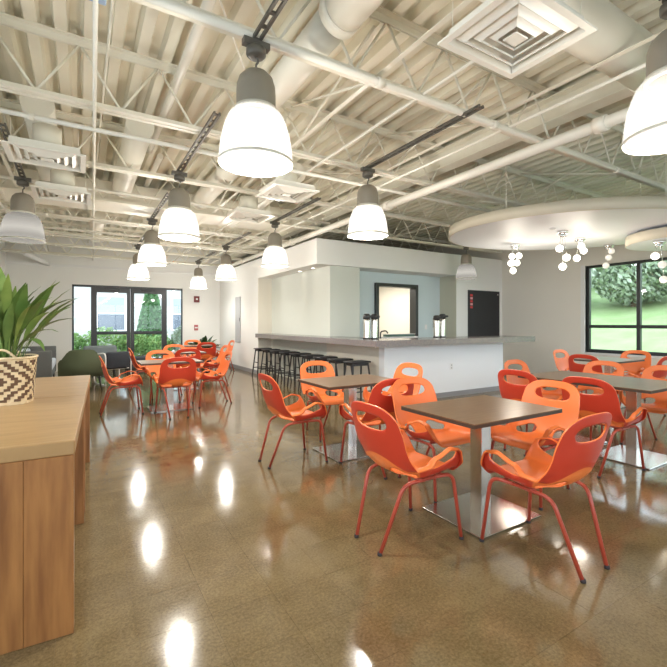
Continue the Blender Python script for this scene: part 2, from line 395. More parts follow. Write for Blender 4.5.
# baseboards and trim
struct(bx(4.29, 7.33, 5.488, 5.50, 0, 0.09).build('baseboard_bar', 'grey_base'), 'grey baseboard along the bar front', 'baseboard')
struct(bx(XC - 0.012, XC, 10.44, YF, 0, 0.10).build('baseboard_corridor', 'grey_base'), 'grey baseboard along the corridor wall', 'baseboard')
struct(bx(XR - 0.012, XR, YB, YS, 0, 0.10).build('baseboard_right', 'grey_base'), 'grey baseboard along the beige wall', 'baseboard')
struct(bx(SF1 + 0.06, XC - 0.012, YF - 0.012, YF, 0, 0.10).build('baseboard_far', 'grey_base'), 'grey baseboard on the far wall', 'baseboard')
struct(bx(XL, XC, YF - 0.05, YF, 2.93, 3.0).build('trim_1', 'white_paint'), 'white ledge trim along the top of the far wall', 'trim')

# ------------------------------------------------------------------ windows and storefront door
def frame_bars(name, parent, bars, m='black'):
    for a in bars: bx(*a, b=0.004).build(name, m, parent)
def glaze(parent, x0, x1, y0, y1, z0, z1):
    bx(x0, x1, y0, y1, z0, z1).build('pane', 'glass', parent)

w = bpy.data.objects.new('window_1', None); C.objects.link(w); struct(w, 'wide black framed window in the beige wall', 'window')
y0, y1, z0, z1 = RW; xf = XR + 0.05
frame_bars('frame', w, [(xf, xf + 0.08, y0, y1, z1 - 0.055, z1), (xf, xf + 0.08, y0, y1, z0, z0 + 0.075), (xf, xf + 0.08, y1 - 0.06, y1, z0 + 0.075, z1 - 0.055), (xf, xf + 0.08, y0, y0 + 0.06, z0 + 0.075, z1 - 0.055)])
yy = y1 - 0.06
ys = [y1 - 1.01 * i for i in range(0, 6)] + [y0]
for i in range(1, 6):
    bx(xf, xf + 0.08, ys[i] - 0.04, ys[i] + 0.03, z0 + 0.075, z1 - 0.055, b=0.004).build('mullion', 'black', w)
for i in range(6):
    bx(xf + 0.005, xf + 0.075, ys[i + 1] + 0.03, ys[i] - 0.04, 1.24, 1.31, b=0.004).build('transom', 'black', w)
    glaze(w, xf + 0.035, xf + 0.043, ys[i + 1] + 0.03, ys[i] - 0.04, z0 + 0.075, 1.24)
    glaze(w, xf + 0.035, xf + 0.043, ys[i + 1] + 0.03, ys[i] - 0.04, 1.31, z1 - 0.055)
bx(XR - 0.03, XR + 0.2, y0 - 0.02, y1 + 0.02, z0 - 0.04, z0).build('window_sill', 'white_paint', w)
bx(XR - 0.004, XR + 0.2, y1, y1 + 0.012, z0, z1).build('reveal', 'white_paint', w)
bx(XR - 0.006, XR, y1 + 0.012, y1 + 0.10, z0 - 0.04, z1 + 0.02).build('casing', 'white_paint', w)

def fill_window(name, plane, pos, a0, a1, label, n):  # unseen windows, added to let fill daylight into the room
    w = bpy.data.objects.new(name, None); C.objects.link(w); struct(w, label, 'window')
    for i in range(n + 1):
        a = a0 + (a1 - a0) * i / n; a = min(max(a, a0 + 0.03), a1 - 0.03)
        q = (pos, pos + 0.08, a - 0.03, a + 0.03, 0.70, 2.62) if plane == 'x' else (a - 0.03, a + 0.03, pos, pos + 0.08, 0.70, 2.62)
        bx(*q).build('mullion', 'black', w)
    for za, zb in ((0.7, 0.77), (2.56, 2.62)):
        q = (pos, pos + 0.08, a0, a1, za, zb) if plane == 'x' else (a0, a1, pos, pos + 0.08, za, zb)
        bx(*q).build('frame', 'black', w)
fill_window('window_2', 'x', XL - 0.15, -1.5, 4.5, 'unseen black framed window added in the left wall for fill daylight', 6)
fill_window('window_3', 'y', YB - 0.15, -1.0, 9.0, 'long unseen black framed window added behind the viewer for fill daylight', 10)

d = bpy.data.objects.new('door_1', None); C.objects.link(d); struct(d, 'black framed glass double door with narrow sidelights', 'door')
def px2x(px):   # x on the far wall at a pixel column
    u = (px - 333.5) / 420; return YF * (FW.x + u * RT.x) / (FW.y + u * RT.y)
yf = YF + 0.03
e = [px2x(p) for p in (72, 73.5, 91, 97, 127, 130.6, 134.4, 162, 167, 181.6, 183)]
frame_bars('frame', d, [(e[0], e[1] + 0.01, yf, yf + 0.1, 0, SFT), (e[9], e[10], yf, yf + 0.1, 0, SFT), (e[0], e[10], yf, yf + 0.1, SFT - 0.06, SFT), (e[0], e[2], yf, yf + 0.1, 0, 0.12), (e[8], e[10], yf, yf + 0.1, 0, 0.12)])
glaze(d, e[1], e[2], yf + 0.04, yf + 0.05, 0.12, SFT - 0.06); glaze(d, e[8], e[9], yf + 0.04, yf + 0.05, 0.12, SFT - 0.06)
for (xa, ga, gb, xb, hx) in ((e[2], e[3], e[4], e[5] - 0.006, e[4] + 0.04), (e[5] + 0.006, e[6], e[7], e[8], e[6] - 0.04)):
    m = MB()
    m.box(xa, ga, yf, yf + 0.09, 0, SFT - 0.06).box(gb, xb, yf, yf + 0.09, 0, SFT - 0.06)
    m.box(ga, gb, yf, yf + 0.09, SFT - 0.20, SFT - 0.06).box(ga, gb, yf, yf + 0.09, 1.01, 1.10).box(ga, gb, yf, yf + 0.09, 0, 0.26)
    leaf = m.build('door_leaf', 'black', d)
    glaze(leaf, ga, gb, yf + 0.04, yf + 0.05, 0.26, 1.01); glaze(leaf, ga, gb, yf + 0.04, yf + 0.05, 1.10, SFT - 0.20)
    bx(ga, gb, yf - 0.04, yf - 0.005, 1.03, 1.08, b=0.01).build('push_bar', 'black', leaf)
    bx((ga + gb) / 2 - 0.2, (ga + gb) / 2 + 0.2, yf - 0.05, yf, SFT - 0.13, SFT - 0.07, b=0.01).build('door_closer', 'black', leaf)

# ------------------------------------------------------------------ roof joists
JY = [1.04, 2.60, 4.16, 5.72, 7.28, 8.84, 10.40, 11.96, 13.52]
ZB, ZTC = 3.20, ZD
def angle_pair(y, z, up):
    b = MB(); s = 1 if up else -1
    for k in (-1, 1):
        b.box(XL, XR, y + k * 0.008 if k > 0 else y - 0.058, y + 0.058 if k > 0 else y - 0.008, z - 0.004 if up else z, z + 0.004 if up else z + 0.008)
        b.box(XL, XR, y + k * 0.011 - 0.003, y + k * 0.011 + 0.003, z if s > 0 else z - 0.0, z + 0.05 if up else z + 0.05)
    return b
bot_me = angle_pair(0, 0, True).mesh('bottom_chord', 'steel')
tb = MB()
for k in (-1, 1):
    tb.box(XL, XR, 0.008 if k > 0 else -0.06, 0.06 if k > 0 else -0.008, -0.008, 0); tb.box(XL, XR, k * 0.011 - 0.003, k * 0.011 + 0.003, -0.06, -0.008)
top_me = tb.mesh('top_chord', 'steel')
PAN = 0.62
rod_up = MB().tube([(0, 0, ZB + 0.03), (PAN / 2, 0, ZTC - 0.04)], 0.011, 6).mesh('web_rod', 'steel')
rod_dn = MB().tube([(0, 0, ZTC - 0.04), (PAN / 2, 0, ZB + 0.03)], 0.011, 6).mesh('web_rod', 'steel')
ORD = ['nearest overhead', 'passing over the front pendant', 'second beyond the front pendant', 'third beyond the front pendant', 'above the bar soffit face', 'first behind the soffit face', 'second behind the soffit face', 'third behind the soffit face', 'closest to the far wall']
for i, y in enumerate(JY):
    j = thing('roof_joist', 'cream open web steel roof joist ' + ORD[i], 'joist', (0, y, 0), group='roof joists')
    put('top_chord', top_me, j, (0, 0, ZTC)); put('bottom_chord', bot_me, j, (0, 0, ZB))
    x = XL + 0.15 + (0.2 if i % 2 else 0)
    while x + PAN < XR:
        put('web_rod', rod_up, j, (x, 0, 0)); put('web_rod', rod_dn, j, (x + PAN / 2, 0, 0)); x += PAN
# girder over the soffit edge
g = thing('roof_girder', 'cream steel girder running above the large pipe', 'girder')
gb = MB(); gb.box(4.12, 4.30, YB, YF, 3.42, 3.435).box(4.203, 4.217, YB, YF, 3.435, 3.66).box(4.12, 4.30, YB, YF, 3.66, 3.675)
gb.build('beam', 'steel', g)

# ------------------------------------------------------------------ pipes, conduits, ducts
def pipe(name, label, pts, r, cat='pipe', m='pipe', coup=(), flange=1.35, n=12):
    o = thing(name, label, cat)
    MB().tube(rounded(pts, 0.12), r, n).build('run', m, o)
    for (p, q) in coup: MB().tube([p, q], r * flange, n).build('coupling', m, o)
    return o
pipe('water_pipe', 'large cream pipe running along the top edge of the soffit', [(3.93, YB, 3.10), (3.93, YF, 3.10)], 0.052, coup=[((3.93, y, 3.10), (3.93, y + 0.1, 3.10)) for y in (1.9, 4.9, 8.2, 11.5)])
pipe('water_pipe', 'cream pipe crossing over the front pendant lamp', [(XL, 2.52, 3.155), (XR, 2.52, 3.155)], 0.026, coup=[((x, 2.52, 3.155), (x + 0.06, 2.52, 3.155)) for x in (0.2, 1.9, 3.2, 5.4)])
pipe('water_pipe', 'cream pipe crossing above the bar side pendant', [(XL, 4.52, 3.16), (XR, 4.52, 3.16)], 0.022, coup=[((x, 4.52, 3.16), (x + 0.05, 4.52, 3.16)) for x in (-0.4, 1.3, 3.4)])
pipe('water_pipe', 'cream pipe crossing deep in the ceiling before the soffit', [(XL, 6.6, 3.17), (3.9, 6.6, 3.17)], 0.022)
pipe('water_pipe', 'cream pipe crossing above the far lounge', [(XL, 9.6, 3.16), (3.9, 9.6, 3.16)], 0.022)
pipe('conduit', 'thin cream conduit running straight away over the wooden bench', [(0.05, 1.6, 3.175), (0.32, YF, 3.175)], 0.014, 'conduit', n=8)
pipe('conduit', 'thin cream conduit tight under the deck near the bench', [(0.2, YB, 3.66), (0.2, YF, 3.66)], 0.012, 'conduit', 'steel', n=6)
pipe('water_pipe', 'cream branch pipe tucked between two joists near the front pendant', [(0.78, 1.3, 3.62), (0.78, 6.0, 3.62)], 0.04)
pipe('water_pipe', 'cream branch pipe tucked under the deck above the far lamps', [(0.95, 6.2, 3.655), (0.95, 11.0, 3.655)], 0.04)
pipe('conduit', 'thin diagonal brace wire between the first joists', [(0.0, 1.6, 3.68), (1.7, 4.1, 3.25)], 0.007, 'wire', n=6)
pipe('conduit', 'thin conduit running away above the centre tables', [(2.35, YB, 3.18), (2.35, YF, 3.18)], 0.014, 'conduit', n=6)
pipe('conduit', 'thin conduit running away beside the girder', [(3.45, YB, 3.19), (3.45, YF, 3.19)], 0.016, 'conduit', n=6)
pipe('conduit', 'thin conduit running away above the lounge sofa', [(-1.05, YB, 3.19), (-1.05, YF, 3.19)], 0.016, 'conduit', n=6)
pipe('drain_pipe', 'white pipe slanting down to the far wall beside the sofa', [(-1.2, 12.85, 3.10), (-0.75, 13.9, 2.97)], 0.06, m='white_paint')

for y, z, lab in ((8.35, 3.14, 'just beyond the trunk duct'), (10.15, 3.12, 'past the last bright lamp row'), (11.3, 3.1, 'over the far lounge'), (12.7, 3.08, 'closest to the glass door')):
    pipe('water_pipe', 'thin cream pipe crossing the far ceiling ' + lab, [(XL, y, z), (3.9, y, z)], 0.02, n=8, coup=[((x, y, z), (x + 0.05, y, z)) for x in (-0.5, 0.9, 2.4)])
# sway bracing between the joists
br_a = MB().tube([(0, 0.06, 3.24), (0, 1.50, 3.68)], 0.012, 6).mesh('brace_rod', 'steel'); br_b = MB().tube([(0.03, 0.06, 3.68), (0.03, 1.50, 3.24)], 0.012, 6).mesh('brace_rod', 'steel')
rail_me = bx(-0.02, 0.02, JY[0], JY[-1], 3.238, 3.244).mesh('brace_rail', 'steel')
for X, lab in ((-0.75, 'over the plant'), (1.95, 'over the middle tables'), (3.25, 'beside the soffit'), (5.9, 'over the round disc')):
    o = thing('sway_bracing', 'line of crossed cream bracing rods ' + lab, 'bracing', (X, 0, 0), group='bracing between the joists')
    put('brace_rail', rail_me, o)
    for y in JY[:-1]:
        if (y == 7.28 and X < 3.6) or (y == 1.04 and 1.5 < X < 4): continue
        put('brace_rod', br_a, o, (0, y, 0)); put('brace_rod', br_b, o, (0, y, 0))
def duct(name, label, pts, r, seams, m='duct', n=24):
    o = thing(name, label, 'duct'); MB().tube(pts, r, n).build('run', m, o)
    for (p, q) in seams: MB().tube([p, q], r * 1.05, n).build('collar', m, o)
    return o
duct('air_duct', 'round cream duct overhead ending in a collar behind the front pendant', [(1.52, -1.0, 3.46), (1.52, 2.46, 3.46)], 0.145, [((1.52, 2.38, 3.46), (1.52, 2.46, 3.46))])
duct('air_duct', 'round cream duct carrying on beyond the collar behind the front pendant', [(1.52, 2.461, 3.46), (1.52, 4.10, 3.46)], 0.125, [])
duct('air_duct', 'round cream duct crossing above the square ceiling vent', [(1.7, 1.60, 3.42), (4.05, 1.60, 3.42)], 0.17, [((3.97, 1.6, 3.42), (4.05, 1.6, 3.42))])
for X, y0_, y1_, lab in ((0.55, 4.9, 7.2, 'above the vent nearest the far lamps'), (-0.35, 4.9, 7.2, 'above the left hand vents'), (1.75, 5.0, 7.3, 'between the two lamp rows'), (2.6, 5.3, 7.0, 'beyond the small square vents'), (0.3, 9.2, 11.5, 'far back above the lounge')):
    duct('air_duct', 'short round cream duct ' + lab, [(X, y0_, 3.46), (X, y1_, 3.42)], 0.14, [((X, y1_ - 0.06, 3.42), (X, y1_, 3.42))])
tr = thing('duct_trunk', 'wide cream rectangular trunk duct crossing the far ceiling', 'duct')
bx(XL, 3.6, 7.55, 8.25, 3.27, 3.6, b=0.01).build('body', 'duct', tr)
for x in (-1.0, 0.2, 1.4, 2.6): bx(x, x + 0.04, 7.535, 8.265, 3.255, 3.615).build('seam', 'duct', tr)

def vent(label, x0, x1, y0, y1, z, drop=0.0):
    cx, cy = (x0 + x1) / 2, (y0 + y1) / 2; W, H = (x1 - x0) / 2, (y1 - y0) / 2
    o = thing('ceiling_vent', label, 'vent', (cx, cy, z), group='square ceiling vents')
    def ring(s0, s1, za, zb):
        b = MB(); P = lambda s, zz: [(-W * s, -H * s, zz), (W * s, -H * s, zz), (W * s, H * s, zz), (-W * s, H * s, zz)]
        a, c_ = P(s0, za), P(s1, zb); a2, c2 = P(s0, za + 0.012), P(s1, zb + 0.012)
        for k in range(4):
            l = (k + 1) % 4
            b.quad(a[k], a[l], c_[l], c_[k]); b.quad(a2[k], c2[k], c2[l], a2[l]); b.quad(a[k], a2[k], a2[l], a[l]); b.quad(c_[k], c_[l], c2[l], c2[k])
        bmesh.ops.remove_doubles(b.bm, verts=b.bm.verts[:], dist=1e-5)
        return b
    ring(1.0, 0.86, 0, 0.0).build('frame', 'vent', o)
    ring(0.86, 0.84, 0.0, 0.07).build('collar', 'vent', o)
    for s0, s1, q in ((0.78, 0.64, 0.0), (0.56, 0.44, -0.004), (0.36, 0.25, -0.008)): ring(s0, s1, 0.028 + q, q).build('cone', 'vent', o)
    bx(-W * 0.16, W * 0.16, -H * 0.16, H * 0.16, -0.012, -0.004, b=0.003).build('plate', 'vent', o)
    bx(-W * 0.84, W * 0.84, -H * 0.84, H * 0.84, 0.07, 0.082).build('plenum', 'vent', o)
    MB().tube([(0, 0, -0.005), (0, 0, 0.07)], 0.01, 6).build('stem', 'vent', o)
    for sx in (-1, 1):
        for sy in (-1, 1): MB().tube([(sx * W * 0.8, sy * H * 0.8, 0.08), (sx * W * 0.8, sy * H * 0.8, ZB - z + 0.0)], 0.003, 5).build('hanger', 'steel', o)
    MB().tube([(0, 0, 0.082), (0, 0, 0.30)], min(W, H) * 0.45, 16).build('neck', 'duct', o)
    return o
vent('large square white vent overhead near the front pendants', 1.76, 2.42, 1.22, 1.76, 2.95)
vent('square white vent at the left edge above the plant', -0.6, 0.05, 4.68, 5.22, 2.95)
vent('square white vent further back on the left above the dim pendant', -0.5, 0.12, 6.02, 6.6, 2.95)
vent('small square vent beyond the front pendant', 1.9, 2.5, 4.47, 5.07, 2.95)
vent('small square vent behind the other one, further towards the bar', 1.9, 2.5, 5.85, 6.45, 2.95)
tag(bx(-0.02, 0.13, 2.67, 2.79, 3.20, 3.28, b=0.005).build('junction_box', 'blue_refl'), 'box painted with a pale blue window reflection over the thin conduit', 'box')  # pale blue colour stands for window light reflected up here

# ------------------------------------------------------------------ pendant lamps
hp = [(0.0, 0.245), (0.035, 0.243), (0.075, 0.228), (0.105, 0.195), (0.119, 0.15), (0.122, 0.10), (0.122, 0.0)]
hous_me = MB().lathe(hp, 28).mesh('housing', 'housing')
sp = [(0.122, 0.325), (0.148, 0.315), (0.172, 0.285), (0.192, 0.235), (0.208, 0.175), (0.219, 0.115), (0.226, 0.055), (0.230, 0.0)]
def shade_mesh(m): 
    b = MB().lathe(sp + [(r - 0.006, z) for r, z in reversed(sp)], 64, rib=0.0018); return b.mesh('shade', m)
shade_on, shade_off = shade_mesh('shade'), shade_mesh('shade_off')
rim_me = MB().lathe([(0.231, -0.006), (0.236, 0.0), (0.231, 0.012), (0.224, 0.005), (0.231, -0.006)], 48).mesh('rim', 'rim')
col_me = MB().lathe([(0.122, 0.0), (0.132, 0.0), (0.134, -0.02), (0.13, -0.035), (0.118, -0.035)], 32).mesh('collar', 'rim')
bulb_me = MB().lathe([(0.0, 0), (0.03, 0.008), (0.05, 0.04), (0.052, 0.08), (0.04, 0.13), (0.026, 0.17), (0.026, 0.2)], 16).mesh('bulb', 'globe')
hook_me = MB().tube(rounded([(0, 0, 0), (0, 0, 0.05), (0.018, 0, 0.07), (0, 0, 0.10), (-0.012, 0, 0.09)], 0.02), 0.007, 6).mesh('hook', 'strut')
ball = MB().lathe([(0.0, 0.0), (0.05, 0.0), (0.062, 0.012), (0.062, 0.05), (0.05, 0.06), (0.03, 0.075), (0, 0.075)], 16)
ball.box(-0.085, 0.085, -0.025, 0.025, 0.06, 0.10)
box_me = ball.mesh('junction_box', 'strut')
strut_b = MB()
for k in (-1, 1): strut_b.box(k * 0.022 - 0.008, k * 0.022 + 0.008, -1.6, 0.06, 0.0, 0.022)
for q in range(13): strut_b.box(-0.03, 0.03, -1.58 + q * 0.13, -1.555 + q * 0.13, 0.004, 0.018)
strut_me = strut_b.mesh('mounting_channel', 'strut')
def lamp(x, y, label, on=True, z=2.355, power=1.0):
    o = thing('pendant_lamp', label, 'pendant lamp', (x, y, z), group='bell shaped pendant lamps')
    put('shade', shade_on if on else shade_off, o); put('rim', rim_me, o); put('collar', col_me, o, (0, 0, 0.34)); put('housing', hous_me, o, (0, 0, 0.335))
    put('hook', hook_me, o, (0, 0, 0.575)); put('junction_box', box_me, o, (0, 0, 0.67)); put('mounting_channel', strut_me, o, (0, 0, 0.77))
    if on:
        put('bulb', bulb_me, o, (0, 0, 0.13))
        l = bpy.data.lights.new('bulb_light', 'POINT'); l.energy = LAMP_W * power; l.color = (1.0, 0.95, 0.87); l.shadow_soft_size = 0.07
        lo = bpy.data.objects.new('bulb_light', l); C.objects.link(lo); lo.parent = o; lo.location = (0, 0, 0.085)
    return o
lamp(0.95, 2.52, 'large lit pendant lamp hanging nearest in the middle of the ceiling')
lamp(2.75, 0.995, 'large lit pendant lamp cut off by the right edge', power=0.6)
lamp(1.00, 5.17, 'lit pendant lamp second in the row behind the front one')
lamp(1.05, 7.73, 'lit pendant lamp third in the row behind the front one')
lamp(1.14, 10.5, 'lit pendant lamp furthest in the row before the glass door')
lamp(2.83, 3.93, 'lit pendant lamp in front of the bar soffit, right of centre')
lamp(2.93, 6.85, 'lit pendant lamp against the left end of the soffit')
lamp(2.87, 9.55, 'small lit pendant lamp beside the corridor wall')
lamp(2.90, 12.3, 'smallest lit pendant lamp near the alarm on the far wall')
lamp(-0.6, 6.35, 'dim pendant lamp at the left edge above the plant', on=False)
lamp(7.55, 6.65, 'unlit pendant lamp below the soffit beside the round ceiling disc', on=False)

# ------------------------------------------------------------------ round ceiling discs with globe clusters
def disc(label, cx, cy, rx, ry, z0, z1, rot=0.0):
    o = thing('ceiling_disc', label, 'ceiling panel', (cx, cy, 0), rot)
    n = 72; ring = [(rx * math.cos(2 * PI * k / n), ry * math.sin(2 * PI * k / n)) for k in range(n)]
    MB().prism(ring, z0, z1 - 0.01, 0).build('panel', 'disc_white', o)
    b = MB(); A = [(x * 1.008, y * 1.008) for x, y in ring]
    for k in range(n):
        l = (k + 1) % n
        b.quad((*A[k], z0 - 0.004), (*A[l], z0 - 0.004), (*A[l], z1), (*A[k], z1), smooth=True)
        b.quad((*ring[k], z0 - 0.004), (*ring[l], z0 - 0.004), (*A[l], z0 - 0.004), (*A[k], z0 - 0.004)); b.quad((*ring[k], z1), (*A[k], z1), (*A[l], z1), (*ring[l], z1))
    bmesh.ops.remove_doubles(b.bm, verts=b.bm.verts[:], dist=1e-5)
    b.build('rim', 'disc_rim', o)
    for a in (0.6, 2.2, 3.7, 5.3): MB().tube([(rx * 0.75 * math.cos(a), ry * 0.75 * math.sin(a), z1 - 0.011), (rx * 0.75 * math.cos(a), ry * 0.75 * math.sin(a), ZD)], 0.008, 6).build('hanger', 'steel', o)
    return o
disc('large round white ceiling disc hung over the right hand tables', 6.38, 3.58, 1.80, 1.42, 2.70, 2.84, R(-36))
disc('smaller round white disc below the large one at the right edge', 7.55, 2.62, 0.72, 0.68, 2.52, 2.66)
glob_on = MB().sphere((0, 0, 0), 0.052).mesh('globe', 'globe'); glob_dim = MB().sphere((0, 0, 0), 0.052).mesh('globe', 'globe_dim')
can_me = MB().lathe([(0.0, -0.05), (0.06, -0.05), (0.075, -0.035), (0.075, 0.0), (0, 0)], 24).mesh('canopy', 'bright_chrome')
foc_me = MB().lathe([(0.0, -0.09), (0.02, -0.09), (0.028, -0.05), (0.0, -0.05)], 12).mesh('socket', 'bright_chrome')
def cluster(label, x, y, zc, globes):
    o = thing('globe_light', label, 'pendant lamp', (x, y, zc), group='globe clusters under the discs')
    put('canopy', can_me, o)
    for (a, r, dz, on) in globes:
        gx, gy = r * math.cos(a), r * math.sin(a)
        put('socket', foc_me, o, (gx * 0.5, gy * 0.5, 0))
        MB().tube([(gx * 0.5, gy * 0.5, -0.09), (gx, gy, -dz + 0.05)], 0.003, 5).build('wire', 'bright_chrome', o)
        g = put('globe', glob_on if on else glob_dim, o, (gx, gy, -dz))
    n = sum(1 for q in globes if q[3])
    if n:
        l = bpy.data.lights.new('globe_glow', 'POINT'); l.energy = 1.8 * n; l.color = (1, 0.9, 0.76); l.shadow_soft_size = 0.1
        lo = bpy.data.objects.new('globe_glow', l); C.objects.link(lo); lo.parent = o; lo.location = (0, 0, -globes[-1][2] - 0.12)
cluster('cluster of five glowing globes nearest the bar', 6.37, 4.55, 2.70, [(2.6, 0.05, 0.21, 1), (-0.5, 0.07, 0.20, 1), (2.9, 0.085, 0.33, 1), (-0.3, 0.04, 0.32, 1), (2.0, 0.03, 0.45, 1)])
cluster('cluster of three glowing globes left of the pair mid disc', 6.06, 3.54, 2.70, [(2.8, 0.05, 0.26, 1), (-0.5, 0.06, 0.39, 1), (0.5, 0.02, 0.52, 1)])
cluster('cluster of three glowing globes right of the pair mid disc', 6.80, 3.69, 2.70, [(-0.5, 0.02, 0.13, 1), (-0.3, 0.07, 0.20, 1), (2.8, 0.06, 0.32, 1)])
cluster('cluster of dim clear globes in front of the window edge', 7.80, 3.75, 2.70, [(-0.5, 0.05, 0.11, 0), (0.5, 0.02, 0.22, 0), (2.7, 0.05, 0.36, 0)])
cluster('globe cluster under the smaller disc with a chrome canopy', 7.05, 2.72, 2.52, [(2.6, 0.06, 0.22, 1), (-0.6, 0.04, 0.34, 0), (-0.4, 0.07, 0.55, 0)])
tag(MB().lathe([(0, -0.03), (0.03, -0.03), (0.05, -0.012), (0.05, 0), (0, 0)], 16).build('smoke_detector', 'white_paint', None, (5.75, 3.5, 2.70)), 'small smoke detector on the disc left of the globe pair', 'detector')

# ------------------------------------------------------------------ recessed spots in the soffit
for i, (x, y, lab) in enumerate(((4.27, 8.56, 'further'), (4.27, 7.93, 'nearer'))):
    o = thing('spotlight', 'small recessed spotlight in the soffit over the bar ledge, %s one' % lab, 'spotlight', (x, y, ZS0 + 0.005), group='recessed spots over the ledge')
    MB().lathe([(0.035, -0.001), (0.05, -0.006), (0.055, 0.0)], 20).build('ring', 'white_paint', o)
    MB().lathe([(0.0, -0.002), (0.036, -0.002), (0.036, 0)], 20).build('face', 'spot_face', o)
    l = bpy.data.lights.new('spot_beam', 'SPOT'); l.energy = 4.5; l.spot_size = R(60); l.spot_blend = 0.7; l.color = (1, 0.88, 0.68); l.shadow_soft_size = 0.03
    lo = bpy.data.objects.new('spot_beam', l); C.objects.link(lo); lo.parent = o; lo.location = (0.03, 0, -0.03); lo.rotation_euler = (0, R(12), 0)

# ------------------------------------------------------------------ chairs
def smooth01(t): t = max(0.0, min(1.0, t)); return t * t * (3 - 2 * t)
def interp(tab, t):
    for (a, *va), (b, *vb) in zip(tab[:-1], tab[1:]):
        if t <= b:
            k = (t - a) / (b - a); return [p + (q - p) * k for p, q in zip(va, vb)]
    return list(tab[-1][1:])
def catmull(pts, n):
    out = []
    P = [pts[0]] + pts + [pts[-1]]
    for i in range(1, len(P) - 2):
        for k in range(n):
            t = k / n; p0, p1, p2, p3 = P[i - 1], P[i], P[i + 1], P[i + 2]
            out.append(tuple(0.5 * ((2 * b) + (-a + c_) * t + (2 * a - 5 * b + 4 * c_ - d_) * t * t + (-a + 3 * b - 3 * c_ + d_) * t ** 3) for a, b, c_, d_ in zip(p0, p1, p2, p3)))
    out.append(pts[-1]); return out
# centre profile (y forward, z up) and section data along it
prof_pts = [(0.262, 0.405), (0.245, 0.440), (0.18, 0.452), (0.06, 0.445), (-0.06, 0.436), (-0.145, 0.445), (-0.20, 0.49), (-0.233, 0.56), (-0.258, 0.65), (-0.280, 0.745), (-0.297, 0.815), (-0.308, 0.868)]
cp = catmull(prof_pts, 8)
acc = [0.0]
for a, b in zip(cp[:-1], cp[1:]): acc.append(acc[-1] + math.dist(a, b))
LP = acc[-1]
def prof_at(s):
    d = s * LP
    for i in range(len(cp) - 1):
        if d <= acc[i + 1] or i == len(cp) - 2:
            k = (d - acc[i]) / (acc[i + 1] - acc[i]); return tuple(p + (q - p) * k for p, q in zip(cp[i], cp[i + 1]))
def tabsm(tab, s):
    for (a, va), (b, vb) in zip(tab[:-1], tab[1:]):
        if s <= b: return va + (vb - va) * smooth01((s - a) / (b - a))
    return tab[-1][1]
HALF = [(0.0, 0.255), (0.10, 0.285), (0.30, 0.29), (0.45, 0.278), (0.55, 0.256), (0.72, 0.247), (1.0, 0.238)]      # outer half width
LIFT = [(0.0, 0.03), (0.10, 0.135), (0.19, 0.152), (0.32, 0.125), (0.44, 0.075), (0.56, 0.022), (0.66, 0.0), (1.0, 0.0)]           # arm height over the seat
FWDW = [(0.0, -0.01), (0.30, 0.0), (0.45, 0.055), (0.58, 0.062), (0.75, 0.045), (1.0, 0.03)]                        # side wrap towards the front
def shell_pt(s, w):
    y, z = prof_at(s); aw = abs(w); sg = 1 if w >= 0 else -1
    hw = tabsm(HALF, s); lf = tabsm(LIFT, s); fw = tabsm(FWDW, s)
    k = min(1.0, lf / 0.10)
    # section: flat seat, wall, then outward arm
    xs = interp([(0, 0.0), (0.58, 0.74), (0.70, 0.83), (0.86, 0.88), (1.0, 1.0)], aw)[0]
    x = hw * (aw * (1 - k) + xs * k)
    up = smooth01((aw - 0.52) / 0.36) * lf - 0.010 * k * max(0, (aw - 0.92) / 0.08)
    dish = 0.012 * (1 - (aw / 0.7) ** 2 if aw < 0.7 else 0) * smooth01((s - 0.05) / 0.1) * (1 - smooth01((s - 0.35) / 0.1))
    return Vector((sg * x, y + fw * aw ** 2.2, z + up - dish))
NS, NW = 88, 64
def slim(w):   # where the back ends for this column: rounded top
    aw = abs(w); return 1 - 0.19 * (1 - (1 - aw ** 3.0) ** (1 / 3.0))
def fmin(w):   # where the seat front begins: rounded front corners
    return 0.085 * (1 - (1 - abs(w) ** 4) ** 0.25)
holes = [(0.25, 0.775, 0.145, 0.115, 2.2), (0.25, -0.775, 0.145, 0.115, 2.2), (0.495, 0.47, 0.075, 0.21, 2.2), (0.495, -0.47, 0.075, 0.21, 2.2), (0.878, 0.0, 0.055, 0.62, 2.6)]
def hole_r(h, s, w): return (abs((s - h[0]) / h[2]) ** h[4] + abs((w - h[1]) / h[3]) ** h[4]) ** (1 / h[4])
